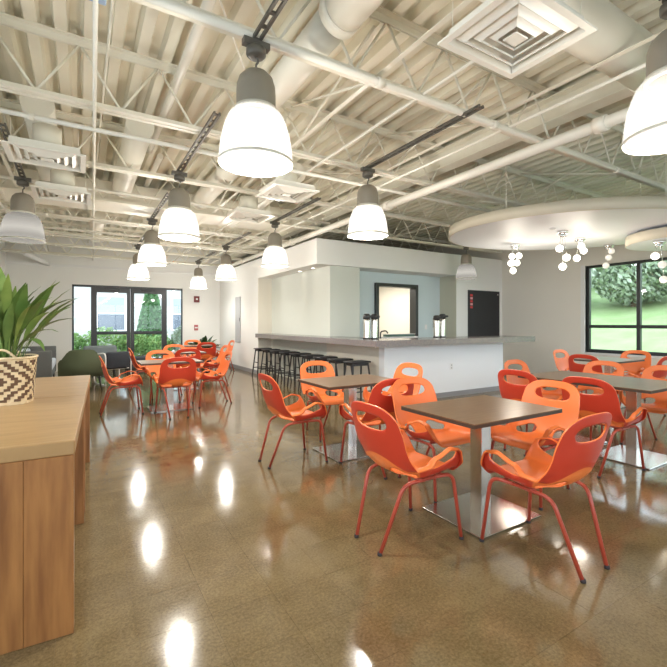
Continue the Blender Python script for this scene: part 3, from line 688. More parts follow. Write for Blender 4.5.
def chair_shell():
    grid = {}; bm = bmesh.new(); par = {}; lay = bm.verts.layers.float.new('lens')
    for i in range(NS + 1):
        for j in range(NW + 1):
            w = -1 + 2 * j / NW; v = i / NS; lo, hi = fmin(w), slim(w)
            vb = 0.6
            s = lo + (vb - lo) * v / vb if v < vb else vb + (v - vb) * (hi - vb) / (1 - vb)
            par[i, j] = [s, w]
    dead = set()
    for i in range(NS):
        for j in range(NW):
            cs = [par[i, j], par[i + 1, j], par[i + 1, j + 1], par[i, j + 1]]
            mx = (sum(c_[0] for c_ in cs) / 4, sum(c_[1] for c_ in cs) / 4)
            if any(hole_r(h, *mx) < 1 for h in holes): dead.add((i, j))
    # snap the vertices on a hole's border to the hole's outline
    for (i, j) in par:
        around = [(i - 1, j - 1), (i - 1, j), (i, j - 1), (i, j)]
        nd = sum(1 for a in around if a in dead); nl = sum(1 for a in around if a not in dead and 0 <= a[0] < NS and 0 <= a[1] < NW)
        if nd and nl:
            h = min(holes, key=lambda h: hole_r(h, *par[i, j])); r = hole_r(h, *par[i, j])
            par[i, j] = [h[0] + (par[i, j][0] - h[0]) / r, h[1] + (par[i, j][1] - h[1]) / r]
    for key, (s, w) in par.items():
        i, j = key; around = [(i - 1, j - 1), (i - 1, j), (i, j - 1), (i, j)]
        if any(a not in dead and 0 <= a[0] < NS and 0 <= a[1] < NW for a in around): grid[key] = bm.verts.new(shell_pt(s, w))
    for i in range(NS):
        for j in range(NW):
            if (i, j) in dead: continue
            f = bm.faces.new((grid[i, j], grid[i, j + 1], grid[i + 1, j + 1], grid[i + 1, j])); f.smooth = True
    bm.normal_update()
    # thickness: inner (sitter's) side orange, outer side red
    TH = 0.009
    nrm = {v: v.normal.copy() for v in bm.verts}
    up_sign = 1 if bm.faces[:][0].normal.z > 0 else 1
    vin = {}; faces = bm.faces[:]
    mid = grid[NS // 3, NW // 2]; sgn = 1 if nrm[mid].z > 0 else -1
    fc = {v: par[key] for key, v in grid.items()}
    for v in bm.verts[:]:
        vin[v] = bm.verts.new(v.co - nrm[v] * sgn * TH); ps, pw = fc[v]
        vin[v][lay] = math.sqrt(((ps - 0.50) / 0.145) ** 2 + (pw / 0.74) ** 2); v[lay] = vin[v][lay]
    edges = [e for e in bm.edges if len(e.link_faces) == 1]
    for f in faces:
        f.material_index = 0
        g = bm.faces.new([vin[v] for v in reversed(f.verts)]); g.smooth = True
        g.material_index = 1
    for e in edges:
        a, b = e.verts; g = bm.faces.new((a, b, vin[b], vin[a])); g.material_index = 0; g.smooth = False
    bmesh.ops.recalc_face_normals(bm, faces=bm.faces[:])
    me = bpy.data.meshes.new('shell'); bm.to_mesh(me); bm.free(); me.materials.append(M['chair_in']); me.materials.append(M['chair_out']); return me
shell_me = chair_shell()
def leg_mesh(sg, front):
    if front: p = [(sg * 0.235, 0.25, 0.0), (sg * 0.205, 0.205, 0.408), (sg * 0.195, 0.06, 0.412)]
    else: p = [(sg * 0.12, -0.30, 0.0), (sg * 0.175, -0.165, 0.400), (sg * 0.195, 0.06, 0.412)]
    return MB().tube(rounded(p, 0.06, 5), 0.0115, 8).mesh('leg', 'chair_leg')
LEGS = [(leg_mesh(s, f), (s * (0.235 if f else 0.12), 0.25 if f else -0.30)) for s in (-1, 1) for f in (True, False)]
foot_me = MB().lathe([(0.0, 0.0), (0.013, 0.0), (0.0145, 0.004), (0.0135, 0.018), (0.0, 0.018)], 10).mesh('foot_cap', 'foot_black')
bar_me = [MB().tube([(-0.2, y, 0.412), (0.2, y, 0.412)], 0.009, 8).mesh('cross_bar', 'chair_leg') for y in (-0.05, 0.13)]
def chair(x, y, face, label, group, parts=True):
    # face: heading of the sitter in degrees, 0 = +x, 90 = +y
    o = thing('dining_chair', label, 'chair', (x, y, 0), R(face - 90), group)
    put('shell', shell_me, o)
    for me, (fx, fy) in LEGS:
        l = put('leg', me, o); put('foot_cap', foot_me, l, (fx, fy, 0))
    for me in bar_me: put('cross_bar', me, o)
    return o

# ------------------------------------------------------------------ square cafe tables
TW, TD, TH_ = 0.90, 0.66, 0.75
def table_mesh():
    top = bx(-TW / 2, TW / 2, -TD / 2, TD / 2, TH_ - 0.006, TH_).mesh('table_top', 'table_top')
    edge = bx(-TW / 2, TW / 2, -TD / 2, TD / 2, TH_ - 0.028, TH_ - 0.006).mesh('edge_band', 'edge')
    col = bx(-0.05, 0.05, -0.05, 0.05, 0.012, TH_ - 0.034, b=0.003).mesh('column', 'chrome')
    base = bx(-0.31, 0.31, -0.265, 0.265, 0.003, 0.014, b=0.002).mesh('base_plate', 'chrome')
    skirt = bx(-0.305, 0.305, -0.26, 0.26, 0.0, 0.003).mesh('base_rim', 'black')
    plate = bx(-0.2, 0.2, -0.15, 0.15, TH_ - 0.034, TH_ - 0.028).mesh('mount_plate', 'black')
    return [('table_top', top), ('edge_band', edge), ('column', col), ('base_plate', base), ('base_rim', skirt), ('mount_plate', plate)]
TM = table_mesh()
def table(x, y, label):
    o = thing('cafe_table', label, 'table', (x, y, 0), group='brown cafe tables on steel bases')
    for n_, me in TM: put(n_, me, o)
G1 = 'chairs at the nearest table'; G2 = 'chairs at the table before the bar'; G3 = 'chairs at the right hand pair of tables'; G4 = 'chairs at the window table'; G5 = 'chairs at the far left tables'
table(2.44, 2.02, 'brown cafe table in the foreground on a steel pedestal')
chair(1.79, 2.07, 0, 'orange shell chair at the left of the foreground table', G1)
chair(2.36, 1.50, 90, 'orange shell chair with its back to the viewer at the foreground table', G1)
chair(2.51, 2.545, -90, 'orange shell chair behind the foreground table facing the viewer', G1)
chair(3.10, 2.06, 180, 'orange shell chair at the right of the foreground table', G1)
table(2.44, 3.705, 'brown cafe table second in the middle, before the bar stools')
chair(1.80, 3.76, 0, 'orange shell chair at the left of the table before the stools', G2)
chair(2.38, 3.175, 90, 'red backed chair at the near side of the table before the stools', G2)
chair(2.57, 4.41, -90, 'orange chair behind the table before the stools, facing the viewer', G2)
chair(3.13, 3.86, 180, 'orange chair right of the table before the stools, only its top showing', G2)
table(4.77, 2.06, 'cafe table nearest the right edge on a square steel base')
table(4.77, 2.72, 'brown cafe table pushed against the back of the right hand table')
chair(4.17, 2.06, 0, 'red backed chair at the left of the right hand tables, nearer one', G3)
chair(4.16, 2.76, 0, 'red backed chair at the left of the right hand tables, further one', G3)
chair(4.90, 3.22, -90, 'orange chair at the bar end of the right hand tables', G3)
chair(5.44, 2.80, 180, 'orange chair facing left at the far side of the right hand tables', G3)
chair(5.42, 2.12, 180, 'red chair by the right edge with its seat showing under the table', G3)
chair(4.62, 1.36, 90, 'red chair cut off by the right edge at the near side', G3)
table(7.5, 3.60, 'pale cafe table below the window')
chair(7.5, 4.15, -90, 'chair behind the window table next to the beige wall', G4)
chair(6.92, 3.56, 0, 'red chair left of the window table', G4)
chair(8.16, 3.60, 180, 'red chair right of the window table under the window mullion', G4)
chair(7.42, 3.05, 90, 'red chair in front of the window table at the right edge', G4)
table(1.22, 7.06, 'cafe table nearest in the far left group')
chair(0.55, 7.05, 0, 'red chair at the left end of the far left group', G5)
chair(1.20, 6.51, 90, 'red chair with its back to the viewer in the far left group', G5)
chair(1.22, 7.72, -90, 'red chair facing the viewer behind the nearest far left table', G5)
chair(1.88, 7.07, 180, 'red chair at the right end of the far left group', G5)
table(1.78, 9.10, 'second cafe table in the far left group')
chair(1.12, 9.10, 0, 'red chair at the left of the second far left table', G5)
chair(1.76, 8.55, 90, 'red chair with its back turned at the second far left table', G5)
chair(1.82, 9.70, -90, 'red chair facing the viewer behind the second far left table', G5)
chair(2.44, 9.10, 180, 'red chair at the right of the second far left table', G5)
table(2.75, 11.60, 'third and furthest cafe table of the far left group')
chair(2.75, 11.05, 90, 'red chair with its back turned at the furthest table', G5)
chair(2.78, 12.20, -90, 'red chair facing the viewer at the furthest table', G5)
chair(3.38, 11.60, 180, 'red chair nearest the corridor wall at the furthest table', G5)

# ------------------------------------------------------------------ wooden bench counter with planter
cr = thing('wooden_counter', 'long oak counter table with thick panel legs', 'counter', (-0.02, 2.15, 0), R(-2.3))
CX0, CX1, CY0, CY1, CZ = -1.05, 0.0, 0.0, 2.62, 0.84
ym = (CY0 + CY1) / 2
bx(CX0, CX1, CY0, ym - 0.0015, CZ - 0.062, CZ, b=0.003).build('top_board', 'oak_top', cr)
bx(CX0, CX1, ym + 0.0015, CY1, CZ - 0.062, CZ, b=0.003).build('top_board', 'oak_top', cr)
for y in (CY0 + 0.002, 1.14, 1.32, CY1 - 0.062):
    xm = CX1 - 0.35
    o = MB(); o.box(CX0, CX1 - 0.004, y, y + 0.06, 0, CZ - 0.062, b=0.003)
    pl_ = o.build('panel_leg', 'oak', cr)
    if y < 0.1:
        for q in range(6):
            xa = CX1 - 0.004 - 0.178 * q; pk = bx(max(xa - 0.177, CX0), xa, -0.003, 0.012, 0.001, CZ - 0.063, b=0.0015).build('plank', 'oak_plank', pl_)

bk = thing('basket', 'woven straw basket with brown diamond pattern and a handle', 'basket', (-0.42, 3.42, CZ))
NB, NR = 60, 17
bb = MB(); BH = 0.29
def bpt(k, i, out):
    t = i / NR; r = 0.150 + 0.022 * t + out
    a = 2 * PI * k / NB; q = (abs(math.cos(a)) ** 5 + abs(math.sin(a)) ** 5) ** (-1 / 5)
    q = 1 + (q - 1) * 0.55
    return (r * q * math.cos(a), r * q * math.sin(a), BH * t)
for i in range(NR):
    for k in range(NB):
        u = ((k + 5) % 20) - 9.5; v = i - 8
        dm = abs(u) + abs(v) * 1.15
        dark = int(dm / 2) % 2 == 0 and 0 < i < NR - 1
        out = 0.004 if (i + k) % 2 else 0.0
        c_ = [bpt(k, i, out), bpt(k + 1, i, out), bpt(k + 1, i + 1, out), bpt(k, i + 1, out)]
        e_ = [bpt(k, i, -0.006), bpt(k + 1, i, -0.006), bpt(k + 1, i + 1, -0.006), bpt(k, i + 1, -0.006)]
        bb.quad(*c_, mi=1 if dark else 0)
        for p in range(4): bb.quad(c_[p], e_[p], e_[(p + 1) % 4], c_[(p + 1) % 4], mi=1 if dark else 0)
bb.build('woven_wall', ['weave_l', 'weave_d'], bk)
MB().lathe([(0.0, 0.002), (0.15, 0.002), (0.15, 0.02), (0, 0.02)], 28).build('bottom', 'weave_l', bk)
MB().lathe([(0.0, BH - 0.045), (0.165, BH - 0.045), (0.165, BH - 0.06), (0, BH - 0.06)], 28).build('soil', 'soil', bk)
rim = [Vector(bpt(k, NR, 0.002)) for k in range(NB)]; MB().tube(rim + [rim[0]], 0.008, 6, caps=False).build('rim', 'weave_l', bk)
for a in (-PI / 2 + 0.05, PI / 2):
    pts = []
    for q in range(9):
        t = q / 8; aa = a + (t - 0.5) * 0.95; pts.append((0.182 * math.cos(aa), 0.182 * math.sin(aa), BH - 0.02 + 0.075 * math.sin(PI * t)))
    MB().tube(pts, 0.0075, 6).build('handle', 'weave_l', bk)

def leaf_build(parent, base, az, e0, L, droop, width, m, blade0=0.42, twist=0.0):
    p = Vector(base); pts = [p.copy()]; n = 9; el = e0; tang = []
    for i in range(n):
        d_ = Vector((math.cos(az) * math.cos(el), math.sin(az) * math.cos(el), math.sin(el))); tang.append(d_)
        p = p + d_ * (L / n); pts.append(p.copy()); el -= droop / n * (0.4 + 1.2 * i / n)
    tang.append(tang[-1]); b = MB(); rows = []
    side0 = Vector((-math.sin(az), math.cos(az), 0))
    for i, q in enumerate(pts):
        t = i / n; nrm = side0.cross(tang[i]).normalized(); side = (side0 * math.cos(twist) + nrm * math.sin(twist))
        if t < blade0: w_ = 0.004
        else:
            k = (t - blade0) / (1 - blade0); w_ = max(0.002, width / 2 * (math.sin(PI * k ** 0.75) ** 0.85 if k < 1 else 0))
        rows.append([b.bm.verts.new(q - side * w_ + nrm * w_ * -0.25), b.bm.verts.new(q), b.bm.verts.new(q + side * w_ + nrm * w_ * -0.25)])
    for a_, c_ in zip(rows[:-1], rows[1:]):
        for k in range(2):
            f = b.bm.faces.new((a_[k], a_[k + 1], c_[k + 1], c_[k])); f.smooth = True
    return b.build('leaf', m, parent)
pl = thing('potted_plant', 'leafy green peace lily growing in the woven basket', 'plant', (-0.42, 3.42, CZ + BH - 0.045))
rng = random.Random(21)
# leaves picked out from the photograph: heading measured towards the picture's right is about -31 degrees
Rg = -YAW
special = [(Rg + 0.15, 1.25, 0.62, 1.35, 0.075, 'leaf'), (Rg - 0.05, 1.32, 0.64, 0.95, 0.06, 'leaf_pale'), (Rg + 0.4, 1.15, 0.50, 1.5, 0.06, 'leaf'), (Rg - 0.2, 1.05, 0.46, 1.7, 0.05, 'leaf'), (Rg - 0.4, 1.0, 0.44, 2.4, 0.05, 'leaf'),
           (Rg + PI - 0.8, 1.45, 0.66, 0.30, 0.10, 'leaf_pale'), (Rg - 1.2, 1.42, 0.60, 0.35, 0.085, 'leaf_pale'), (Rg - 1.6, 1.38, 0.55, 0.5, 0.085, 'leaf'), (Rg + 2.4, 1.35, 0.6, 0.5, 0.085, 'leaf')]
for (az, e0, L, dr, wd_, m) in special:
    r = 0.05; leaf_build(pl, (r * math.cos(az), r * math.sin(az), 0), az, e0, L, dr, wd_, m, 0.40, rng.uniform(-0.2, 0.2))
for i in range(80):
    az = rng.uniform(0, 2 * PI); r = rng.uniform(0.0, 0.10)
    leaf_build(pl, (r * math.cos(az), r * math.sin(az), 0), az + rng.uniform(-0.5, 0.5), rng.uniform(1.1, 1.5), rng.uniform(0.34, 0.60), rng.uniform(0.2, 1.2), rng.uniform(0.035, 0.075), rng.choice(['leaf', 'leaf', 'leaf_pale']), rng.uniform(0.35, 0.5), rng.uniform(-0.5, 0.5))

# ------------------------------------------------------------------ bar top, stools, things on the bar
outl = [(3.9, 5.2), (7.93, 5.2), (7.93, 5.95), (4.62, 5.95), (4.62, 7.395), (4.375, 7.395), (4.375, 10.40), (3.9, 10.40)]
ct = MB().prism(outl, 0.975, 1.075).build('countertop', 'stone'); tag(ct, 'thick grey stone bar top turning the corner', 'countertop')
def stool_parts():
    seat = bx(-0.20, 0.20, -0.13, 0.13, 0.685, 0.715, b=0.01, seg=2).mesh('seat', 'stool')
    legs = []
    for sx in (-1, 1):
        for sy in (-1, 1):
            legs.append(MB().tube([(sx * 0.21, sy * 0.185, 0), (sx * 0.15, sy * 0.10, 0.69)], 0.0165, 6, smooth=False).mesh('leg', 'stool'))
    r1 = [MB().tube([(-0.19, s * 0.157, 0.22), (0.19, s * 0.157, 0.22)], 0.011, 6).mesh('foot_rail', 'stool') for s in (-1, 1)]
    r2 = [MB().tube([(s * 0.178, -0.14, 0.36), (s * 0.178, 0.14, 0.36)], 0.011, 6).mesh('foot_rail', 'stool') for s in (-1, 1)]
    ap = bx(-0.15, 0.15, -0.105, 0.105, 0.64, 0.685).mesh('apron', 'stool')
    return [('seat', seat), ('apron', ap)] + [('leg', m) for m in legs] + [('foot_rail', m) for m in r1 + r2]
SP = stool_parts()
SO = ['nearest', 'second nearest', 'third nearest', 'fourth from the bar corner', 'middle', 'sixth from the bar corner', 'third from the far end', 'second from the far end', 'furthest']
for i in range(9):
    o = thing('bar_stool', 'black backless bar stool under the stone ledge, %s in the row' % SO[i], 'stool', (3.97, 5.82 + i * 0.53, 0), 0, 'black bar stools along the ledge')
    for n_, me in SP: put(n_, me, o)

def airpot(x, y, z, label, h=0.38):
    o = thing('coffee_airpot', label, 'coffee pot', (x, y, z), R(262), 'coffee pots on the bar')
    MB().lathe([(0, 0), (0.065, 0), (0.065, 0.02), (0.06, 0.025), (0, 0.025)], 20).build('base', 'black', o)
    MB().lathe([(0.06, 0.025), (0.06, h * 0.74), (0.055, h * 0.8), (0, h * 0.8)], 24).build('body', 'chrome', o)
    MB().lathe([(0.056, h * 0.79), (0.064, h * 0.83), (0.062, h * 0.95), (0.04, h), (0, h)], 20).build('lid', 'black', o)
    bx(0.05, 0.15, -0.025, 0.025, h * 0.85, h * 0.93, b=0.006).build('spout', 'black', o)
    MB().tube(rounded([(-0.05, 0, h * 0.9), (-0.1, 0, h * 0.88), (-0.1, 0, h * 0.45), (-0.06, 0, h * 0.4)], 0.03), 0.010, 6).build('handle', 'black', o)
airpot(4.14, 5.78, 1.075, 'chrome coffee pot with black lid by the bar corner, left one', 0.43)
airpot(4.29, 5.76, 1.075, 'chrome coffee pot with black lid by the bar corner, right one', 0.43)
airpot(5.76, 5.78, 1.075, 'chrome coffee pot further along the bar, left one', 0.42)
airpot(5.93, 5.80, 1.075, 'chrome coffee pot further along the bar, right one', 0.45)
# a tap behind the bar and the back work top
tag(bx(5.14, 7.88, 7.25, 7.80, 0.86, 0.90).build('work_top', 'stone'), 'grey work top against the pale blue wall', 'countertop')
cab = thing('base_cabinet', 'dark base cabinet under the work top behind the bar', 'cabinet')
bx(5.14, 7.88, 7.30, 7.80, 0, 0.86).build('body', 'black', cab)
tp = thing('tap', 'black tap standing under the serving hatch', 'tap', (5.75, 7.5, 0.90))
MB().tube(rounded([(0, 0, 0), (0, 0, 0.26), (0.08, -0.1, 0.28), (0.1, -0.14, 0.22)], 0.06), 0.016, 8).build('spout', 'black', tp)
bx(-0.03, 0.03, -0.03, 0.03, 0, 0.03).build('base', 'black', tp)
tray = thing('tray', 'dark green tray with white rim on the hatch sill', 'tray', (6.5, 7.75, 1.03))
bx(-0.42, 0.42, -0.08, 0.08, 0, 0.05, b=0.008).build('body', 'greenstuff', tray); bx(-0.43, 0.43, -0.085, 0.085, 0.05, 0.062, b=0.003).build('rim', 'white_paint', tray)
ht = bpy.data.objects.new('window_4', None); C.objects.link(ht); struct(ht, 'black framed serving hatch in the pale blue wall', 'window')
for a in ((5.82, 5.90, 7.74, 7.97, 0.95, 2.28), (7.02, 7.10, 7.74, 7.97, 0.95, 2.28), (5.90, 7.02, 7.74, 7.97, 2.20, 2.28)): bx(*a, b=0.004).build('frame', 'black', ht)
bx(5.90, 7.02, 7.66, 7.97, 0.98, 1.03, b=0.004).build('sill', 'white_paint', ht)
kl = bpy.data.lights.new('kitchen_light', 'AREA'); kl.energy = 26; kl.size = 1.4; kl.color = (1, 0.94, 0.84)
ko = bpy.data.objects.new('kitchen_light', kl); C.objects.link(ko); ko.location = (6.5, 9.2, ZS0 - 0.06)
kf = thing('ceiling_panel_light', 'flat lit ceiling panel inside the kitchen', 'ceiling light', (6.5, 9.2, ZS0 - 0.045))
bx(-0.75, 0.75, -0.75, 0.75, 0, 0.045).build('frame', 'white_paint', kf)
# black board with red print
bd = thing('black_board', 'large black board with small red print on the white wall', 'board', (8.92, YS, 1.52))
bx(-0.60, 0.60, -0.022, 0, -0.66, 0.66, b=0.003).build('panel', 'board', bd)
for i in range(5): bx(-0.53, -0.44, -0.0235, -0.022, 0.20 + i * 0.075, 0.255 + i * 0.075).build('print', 'red' if i % 2 == 0 else mat('pink_print', (0.75, 0.35, 0.36), 0.5), bd)
bx(0.515, 0.545, -0.0235, -0.022, 0.56, 0.59).build('fixing', 'white_paint', bd)
bx(-0.53, -0.48, -0.0235, -0.022, -0.62, -0.57).build('fixing', 'white_paint', bd)
# wall fittings
ep = thing('electrical_panel', 'tall grey electrical panel on the corridor wall', 'panel', (XC, 12.07, 1.45))
bx(-0.025, 0, -0.22, 0.22, -0.67, 0.67, b=0.004).build('door', 'panel_grey', ep); bx(-0.032, -0.025, -0.19, -0.16, -0.05, 0.05).build('latch', 'black', ep)
fa = thing('fire_alarm', 'small dark red fire alarm high on the far wall', 'alarm', (px2x(196.5), YF, 2.12))
bx(-0.085, 0.085, -0.05, 0, -0.10, 0.10, b=0.005).build('body', mat('alarm_red', (0.16, 0.02, 0.02), 0.4), fa); bx(-0.03, 0.03, -0.056, -0.05, -0.02, 0.03).build('strobe', 'white_paint', fa)
fp = thing('fire_pull', 'small red pull station lower on the far wall', 'alarm', (px2x(196), YF, 1.20))
bx(-0.06, 0.06, -0.04, 0, -0.09, 0.09, b=0.004).build('body', mat('pull_red', (0.45, 0.12, 0.12), 0.4), fp); bx(-0.045, 0.045, -0.046, -0.04, -0.02, 0.02).build('lever', 'white_paint', fp)
for (x, lab) in ((5.85, 'near the middle of the bar front'),):
    so = thing('wall_outlet', 'white wall outlet ' + lab, 'outlet', (x, 5.50, 0.55)); bx(-0.038, 0.038, -0.008, 0, -0.06, 0.06, b=0.003).build('plate', 'white_paint', so)
    for z in (-0.025, 0.025): bx(-0.014, 0.014, -0.0095, -0.008, z - 0.014, z + 0.014).build('socket', 'panel_grey', so)
sw = thing('wall_outlet', 'white switch plate on the pale blue wall', 'outlet', (7.42, 7.82, 1.25)); bx(-0.04, 0.04, -0.008, 0, -0.06, 0.06, b=0.003).build('plate', 'white_paint', sw)

# ------------------------------------------------------------------ lounge
def cushion(parent, name, x0, x1, y0, y1, z0, z1, m, b=0.05): return bx(x0, x1, y0, y1, z0, z1, b=b, seg=3).build(name, m, parent)
ac = thing('armchair', 'green fabric armchair with its back to the viewer', 'armchair', (0.03, 9.85, 0))
n = 14
bm_ = MB(); pts = [(-0.40, 0.42), (-0.38, 0.62), (-0.30, 0.665), (-0.24, 0.80), (-0.16, 0.835), (0.16, 0.835), (0.24, 0.80), (0.30, 0.665), (0.38, 0.62), (0.40, 0.42), (0.34, 0.30), (-0.34, 0.30)]
fa_ = [bm_.bm.verts.new((x, -0.36 - 0.06 * max(0, z - 0.4), z)) for x, z in pts]; fb_ = [bm_.bm.verts.new((x * 0.96, -0.20 - 0.06 * max(0, z - 0.4), z - 0.01)) for x, z in pts]
bm_.bm.faces.new(fa_); bm_.bm.faces.new(fb_[::-1])
for k in range(len(pts)): bm_.bm.faces.new((fa_[k], fb_[k], fb_[(k + 1) % len(pts)], fa_[(k + 1) % len(pts)]))
bmesh.ops.bevel(bm_.bm, geom=bm_.bm.edges[:], offset=0.02, segments=2, affect='EDGES')
for f in bm_.bm.faces: f.smooth = True
bm_.build('backrest', 'green', ac)
for s in (-1, 1): cushion(ac, 'arm', min(s * 0.28, s * 0.40), max(s * 0.28, s * 0.40), -0.22, 0.34, 0.30, 0.60, 'green', 0.04)
cushion(ac, 'seat', -0.28, 0.28, -0.2, 0.36, 0.28, 0.45, 'green', 0.04)
for sx in (-1, 1):
    for sy in (-1, 1): MB().tube([(sx * 0.30, sy * 0.28, 0.31), (sx * 0.34, sy * 0.33, 0)], [0.02, 0.012], 8).build('leg', 'stool', ac)
sf = thing('sofa', 'low grey sofa with pale cushions along the left wall', 'sofa', (-0.98, 12.05, 0))
cushion(sf, 'arm', -0.45, 0.45, -1.0, -0.88, 0.10, 0.74, 'grey_fab', 0.02); cushion(sf, 'arm', -0.45, 0.45, 0.88, 1.0, 0.10, 0.76, 'grey_fab', 0.02)
cushion(sf, 'backrest', -0.45, -0.25, -0.88, 0.88, 0.10, 0.76, 'grey_fab', 0.03); cushion(sf, 'base', -0.25, 0.43, -0.88, 0.88, 0.10, 0.28, 'grey_fab', 0.02)
for s in (-1, 1): cushion(sf, 'seat_cushion', -0.24, 0.45, min(s * 0.01, s * 0.87), max(s * 0.01, s * 0.87), 0.28, 0.46, 'pale_fab', 0.04); cushion(sf, 'back_cushion', -0.25, -0.08, min(s * 0.02, s * 0.86), max(s * 0.02, s * 0.86), 0.46, 0.72, 'pale_fab', 0.04)
for sx in (-1, 1):
    for sy in (-1, 1): MB().tube([(sx * 0.4, sy * 0.92, 0), (sx * 0.4, sy * 0.92, 0.11)], 0.018, 8).build('leg', 'stool', sf)
gc = thing('armchair', 'blue grey armchair behind the green one', 'armchair', (0.42, 12.0, 0))
cushion(gc, 'backrest', -0.36, 0.36, -0.38, -0.20, 0.30, 0.80, 'grey_fab2', 0.06); cushion(gc, 'seat', -0.30, 0.30, -0.2, 0.36, 0.25, 0.43, 'grey_fab2', 0.05)
for s in (-1, 1): cushion(gc, 'arm', min(s * 0.28, s * 0.38), max(s * 0.28, s * 0.38), -0.22, 0.34, 0.25, 0.60, 'grey_fab2', 0.04)
for sx in (-1, 1):
    for sy in (-1, 1): MB().tube([(sx * 0.30, sy * 0.28, 0.26), (sx * 0.33, sy * 0.32, 0)], 0.015, 8).build('leg', 'stool', gc)
rc = thing('lounge_chair', 'dark lounge chair with white tubular arms beside the green armchair', 'armchair', (0.62, 10.6, 0), R(20))
cushion(rc, 'backrest', -0.24, 0.24, -0.30, -0.22, 0.36, 0.72, 'dark_fab', 0.03); cushion(rc, 'seat', -0.24, 0.24, -0.24, 0.26, 0.34, 0.42, 'dark_fab', 0.03)
for s in (-1, 1): MB().tube(rounded([(s * 0.27, -0.3, 0.012), (s * 0.27, -0.3, 0.70), (s * 0.27, 0.28, 0.66), (s * 0.27, 0.28, 0.012), (s * 0.27, -0.3, 0.012)], 0.12), 0.014, 8).build('arm', 'white_paint', rc)
MB().tube([(-0.27, 0.1, 0.34), (0.27, 0.1, 0.34)], 0.012, 8).build('cross_bar', 'white_paint', rc); MB().tube([(-0.27, -0.2, 0.34), (0.27, -0.2, 0.34)], 0.012, 8).build('cross_bar', 'white_paint', rc)
ot = thing('ottoman', 'dark square ottoman before the glass door', 'ottoman', (1.30, 12.4, 0))
cushion(ot, 'cushion', -0.30, 0.30, -0.28, 0.28, 0.12, 0.44, 'dark_fab', 0.04)
for sx in (-1, 1):
    for sy in (-1, 1): MB().tube([(sx * 0.24, sy * 0.22, 0), (sx * 0.24, sy * 0.22, 0.13)], 0.018, 8).build('leg', 'stool', ot)
pp = thing('planter', 'dark planter pot on the floor at the end of the corridor', 'planter', (3.28, 13.3, 0))
MB().lathe([(0, 0), (0.17, 0), (0.22, 0.36), (0.225, 0.40), (0.20, 0.40), (0.195, 0.36), (0, 0.36)], 24).build('pot', 'pot', pp)
p2 = thing('potted_plant', 'dark green leafy plant in the floor planter at the corridor end', 'plant', (3.28, 13.3, 0.36))
rng = random.Random(5)
for i in range(46):
    az = rng.uniform(0, 2 * PI); leaf_build(p2, (0.05 * math.cos(az), 0.05 * math.sin(az), 0), az, rng.uniform(0.8, 1.45), rng.uniform(0.42, 0.72), rng.uniform(0.5, 1.8), rng.uniform(0.12, 0.2), rng.choice(['leaf_dark', 'leaf_dark', 'leaf']), 0.35, rng.uniform(-0.4, 0.4))

# ------------------------------------------------------------------ outside
gl = MB().box(9.9, 60, -60, 60, -0.6, 0.2).build('lawn', 'grass'); struct(gl, 'sunlit lawn outside the right hand window', 'lawn')
sl = MB(); sl.quad((18, -60, 0.2), (40, -60, 6.2), (40, 60, 6.2), (18, 60, 0.2)); sl.quad((18, -60, 0.2), (18, 60, 0.2), (40, 60, 0.0), (40, -60, 0.0)); struct(sl.build('lawn_bank', 'grass'), 'grassy bank rising behind the lawn', 'lawn')
struct(MB().box(-60, 9.9, 14.3, 60, -0.6, -0.02).build('pavement', 'paving'), 'pale paving outside the glass door', 'pavement')
struct(MB().box(-60, 9.9, -60, -3.3, -0.6, -0.02).build('yard', 'paving'), 'pale paving behind the building', 'pavement')
struct(MB().box(-60, -2.0, -3.3, 14.3, -0.6, -0.02).build('side_yard', 'paving'), 'pale paving beside the building', 'pavement')
def foliage(parent, fn, n_, size, m, seed, name='foliage'):
    rng = random.Random(seed); vs, fs = [], []
    for i in range(n_):
        p = Vector(fn(rng)); s = size * rng.uniform(0.6, 1.3)
        a = Vector((rng.gauss(0, 1), rng.gauss(0, 1), rng.gauss(0, 1))).normalized(); b_ = a.orthogonal().normalized()
        c_ = a.cross(b_); k = len(vs)
        vs += [p - b_ * s, p + c_ * s * 0.45, p + b_ * s, p - c_ * s * 0.45]; fs.append((k, k + 1, k + 2, k + 3))
    me = bpy.data.meshes.new(name); me.from_pydata(vs, [], fs); me.materials.append(M[m]); o = put(name, me, parent); o['kind'] = 'stuff'; return o
def blob(rx, ry, rz, z0):
    def f(r):
        while True:
            v = Vector((r.uniform(-1, 1), r.uniform(-1, 1), r.uniform(-1, 1)))
            if 0.45 < v.length < 1: break
        return (v.x * rx, v.y * ry, z0 + rz + v.z * rz)
    return f
def tree(x, y, z, rx, rz, trunk, label, m, n_, size, seed, cat='tree', name='tree', grp='trees on the bank'):
    o = thing(name, label, cat, (x, y, z), group=grp)
    MB().tube([(0, 0, -0.1), (0.05, 0, trunk + rz)], [0.03 + rx * 0.06, 0.02 + rx * 0.02], 8).build('trunk', 'bark', o)
    foliage(o, blob(rx, rx, rz, trunk), n_, size, m, seed)
k = 0
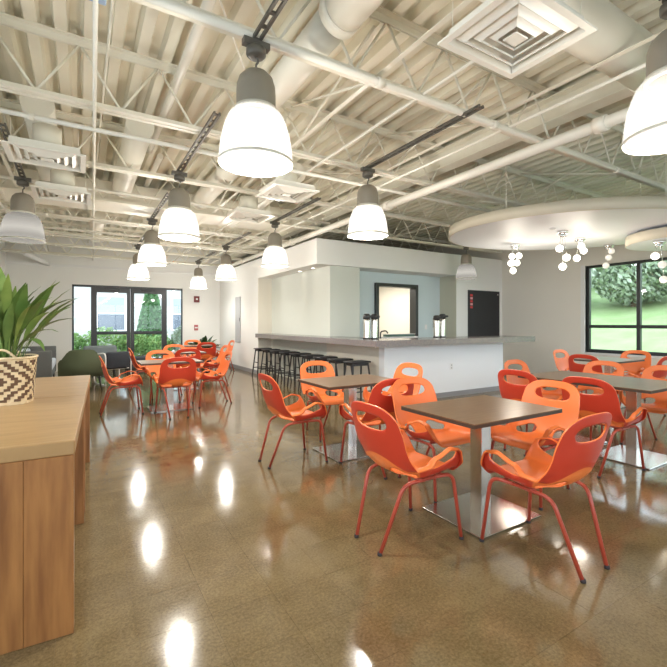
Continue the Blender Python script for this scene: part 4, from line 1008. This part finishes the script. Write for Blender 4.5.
for (x, y, rx, rz, lab) in ((25.5, 11.0, 2.2, 1.9, 'leafy tree filling the left pane of the window'), (25.0, 15.5, 2.2, 1.7, 'leafy tree further left beyond the window frame'), (25.5, 6.2, 2.2, 1.9, 'leafy tree behind the second window pane'), (31.5, 9.3, 3.6, 3.6, 'tall pale tree at the back behind the window mullion'), (31, 17.0, 3.6, 3.6, 'tall pale tree at the back left of the window'), (31, 1.5, 3.6, 3.6, 'tall pale tree at the back beyond the right edge'), (26, 1.5, 2.3, 2.0, 'leafy tree outside beyond the right edge')):
    tree(x, y, 0.15 + max(0, (x - 18) * 6 / 22), rx, rz, 0.15, lab, 'foliage2' if k % 2 == 0 else 'foliage', 5200, 0.17, 40 + k); k += 1
# building across the way with windows, conifer and shrubs before the door
bl = thing('building', 'pale building across the way seen through the glass door', 'building', (0, 24, 0))
bx(-14, 12, 0, 6, -0.05, 9).build('wall', 'facade', bl)
bx(-14, 12, -0.06, 0, 3.35, 3.5).build('ledge', 'white_paint', bl)
for (xa, xb) in ((-3.2, -1.4), (0.75, 1.95), (4.3, 6.0)):
    f_ = bx(xa - 0.1, xb + 0.1, -0.05, 0, 0.95, 2.75).build('window', 'white_paint', bl)
    bx(xa, xb, -0.06, -0.05, 1.0, 1.8).build('pane', 'pane_grey', f_); bx(xa, xb, -0.06, -0.05, 1.87, 2.67).build('pane', mat('pale_pane', (0.30, 0.33, 0.36), 0.3), f_)
cf = thing('conifer', 'tall narrow conifer behind the right door leaf', 'tree', (2.55, 19.0, 0))
MB().tube([(0, 0, -0.05), (0, 0, 3.0)], [0.08, 0.02], 8).build('trunk', 'bark', cf)
def cone(r):
    t = r.random() ** 1.25; a = r.uniform(0, 2 * PI); q = (0.72 * (1 - t) ** 0.8 * (0.55 + 0.45 * r.random())); return (q * math.cos(a), q * math.sin(a), 0.15 + 3.1 * t)
foliage(cf, cone, 15000, 0.085, 'conifer', 71)
for i, (x, y, r_, h, lab) in enumerate(((-0.35, 17.0, 0.55, 0.5, 'green shrub behind the left sidelight'), (0.75, 17.2, 0.75, 0.58, 'green shrub behind the left door leaf'), (1.7, 17.3, 0.6, 0.5, 'green shrub in the middle outside the door'), (2.5, 17.1, 0.65, 0.42, 'green shrub behind the right door leaf'), (3.5, 16.9, 0.55, 0.62, 'pale green shrub behind the right sidelight'))):
    o = thing('shrub', lab, 'shrub', (x, y, 0), group='shrubs outside the glass door'); MB().tube([(0, 0, -0.05), (0, 0, h)], 0.03, 6).build('stem', 'bark', o)
    foliage(o, blob(r_, r_ * 0.8, h, 0.05), 1800, 0.06, 'foliage' if i < 4 else 'foliage2', 90 + i)
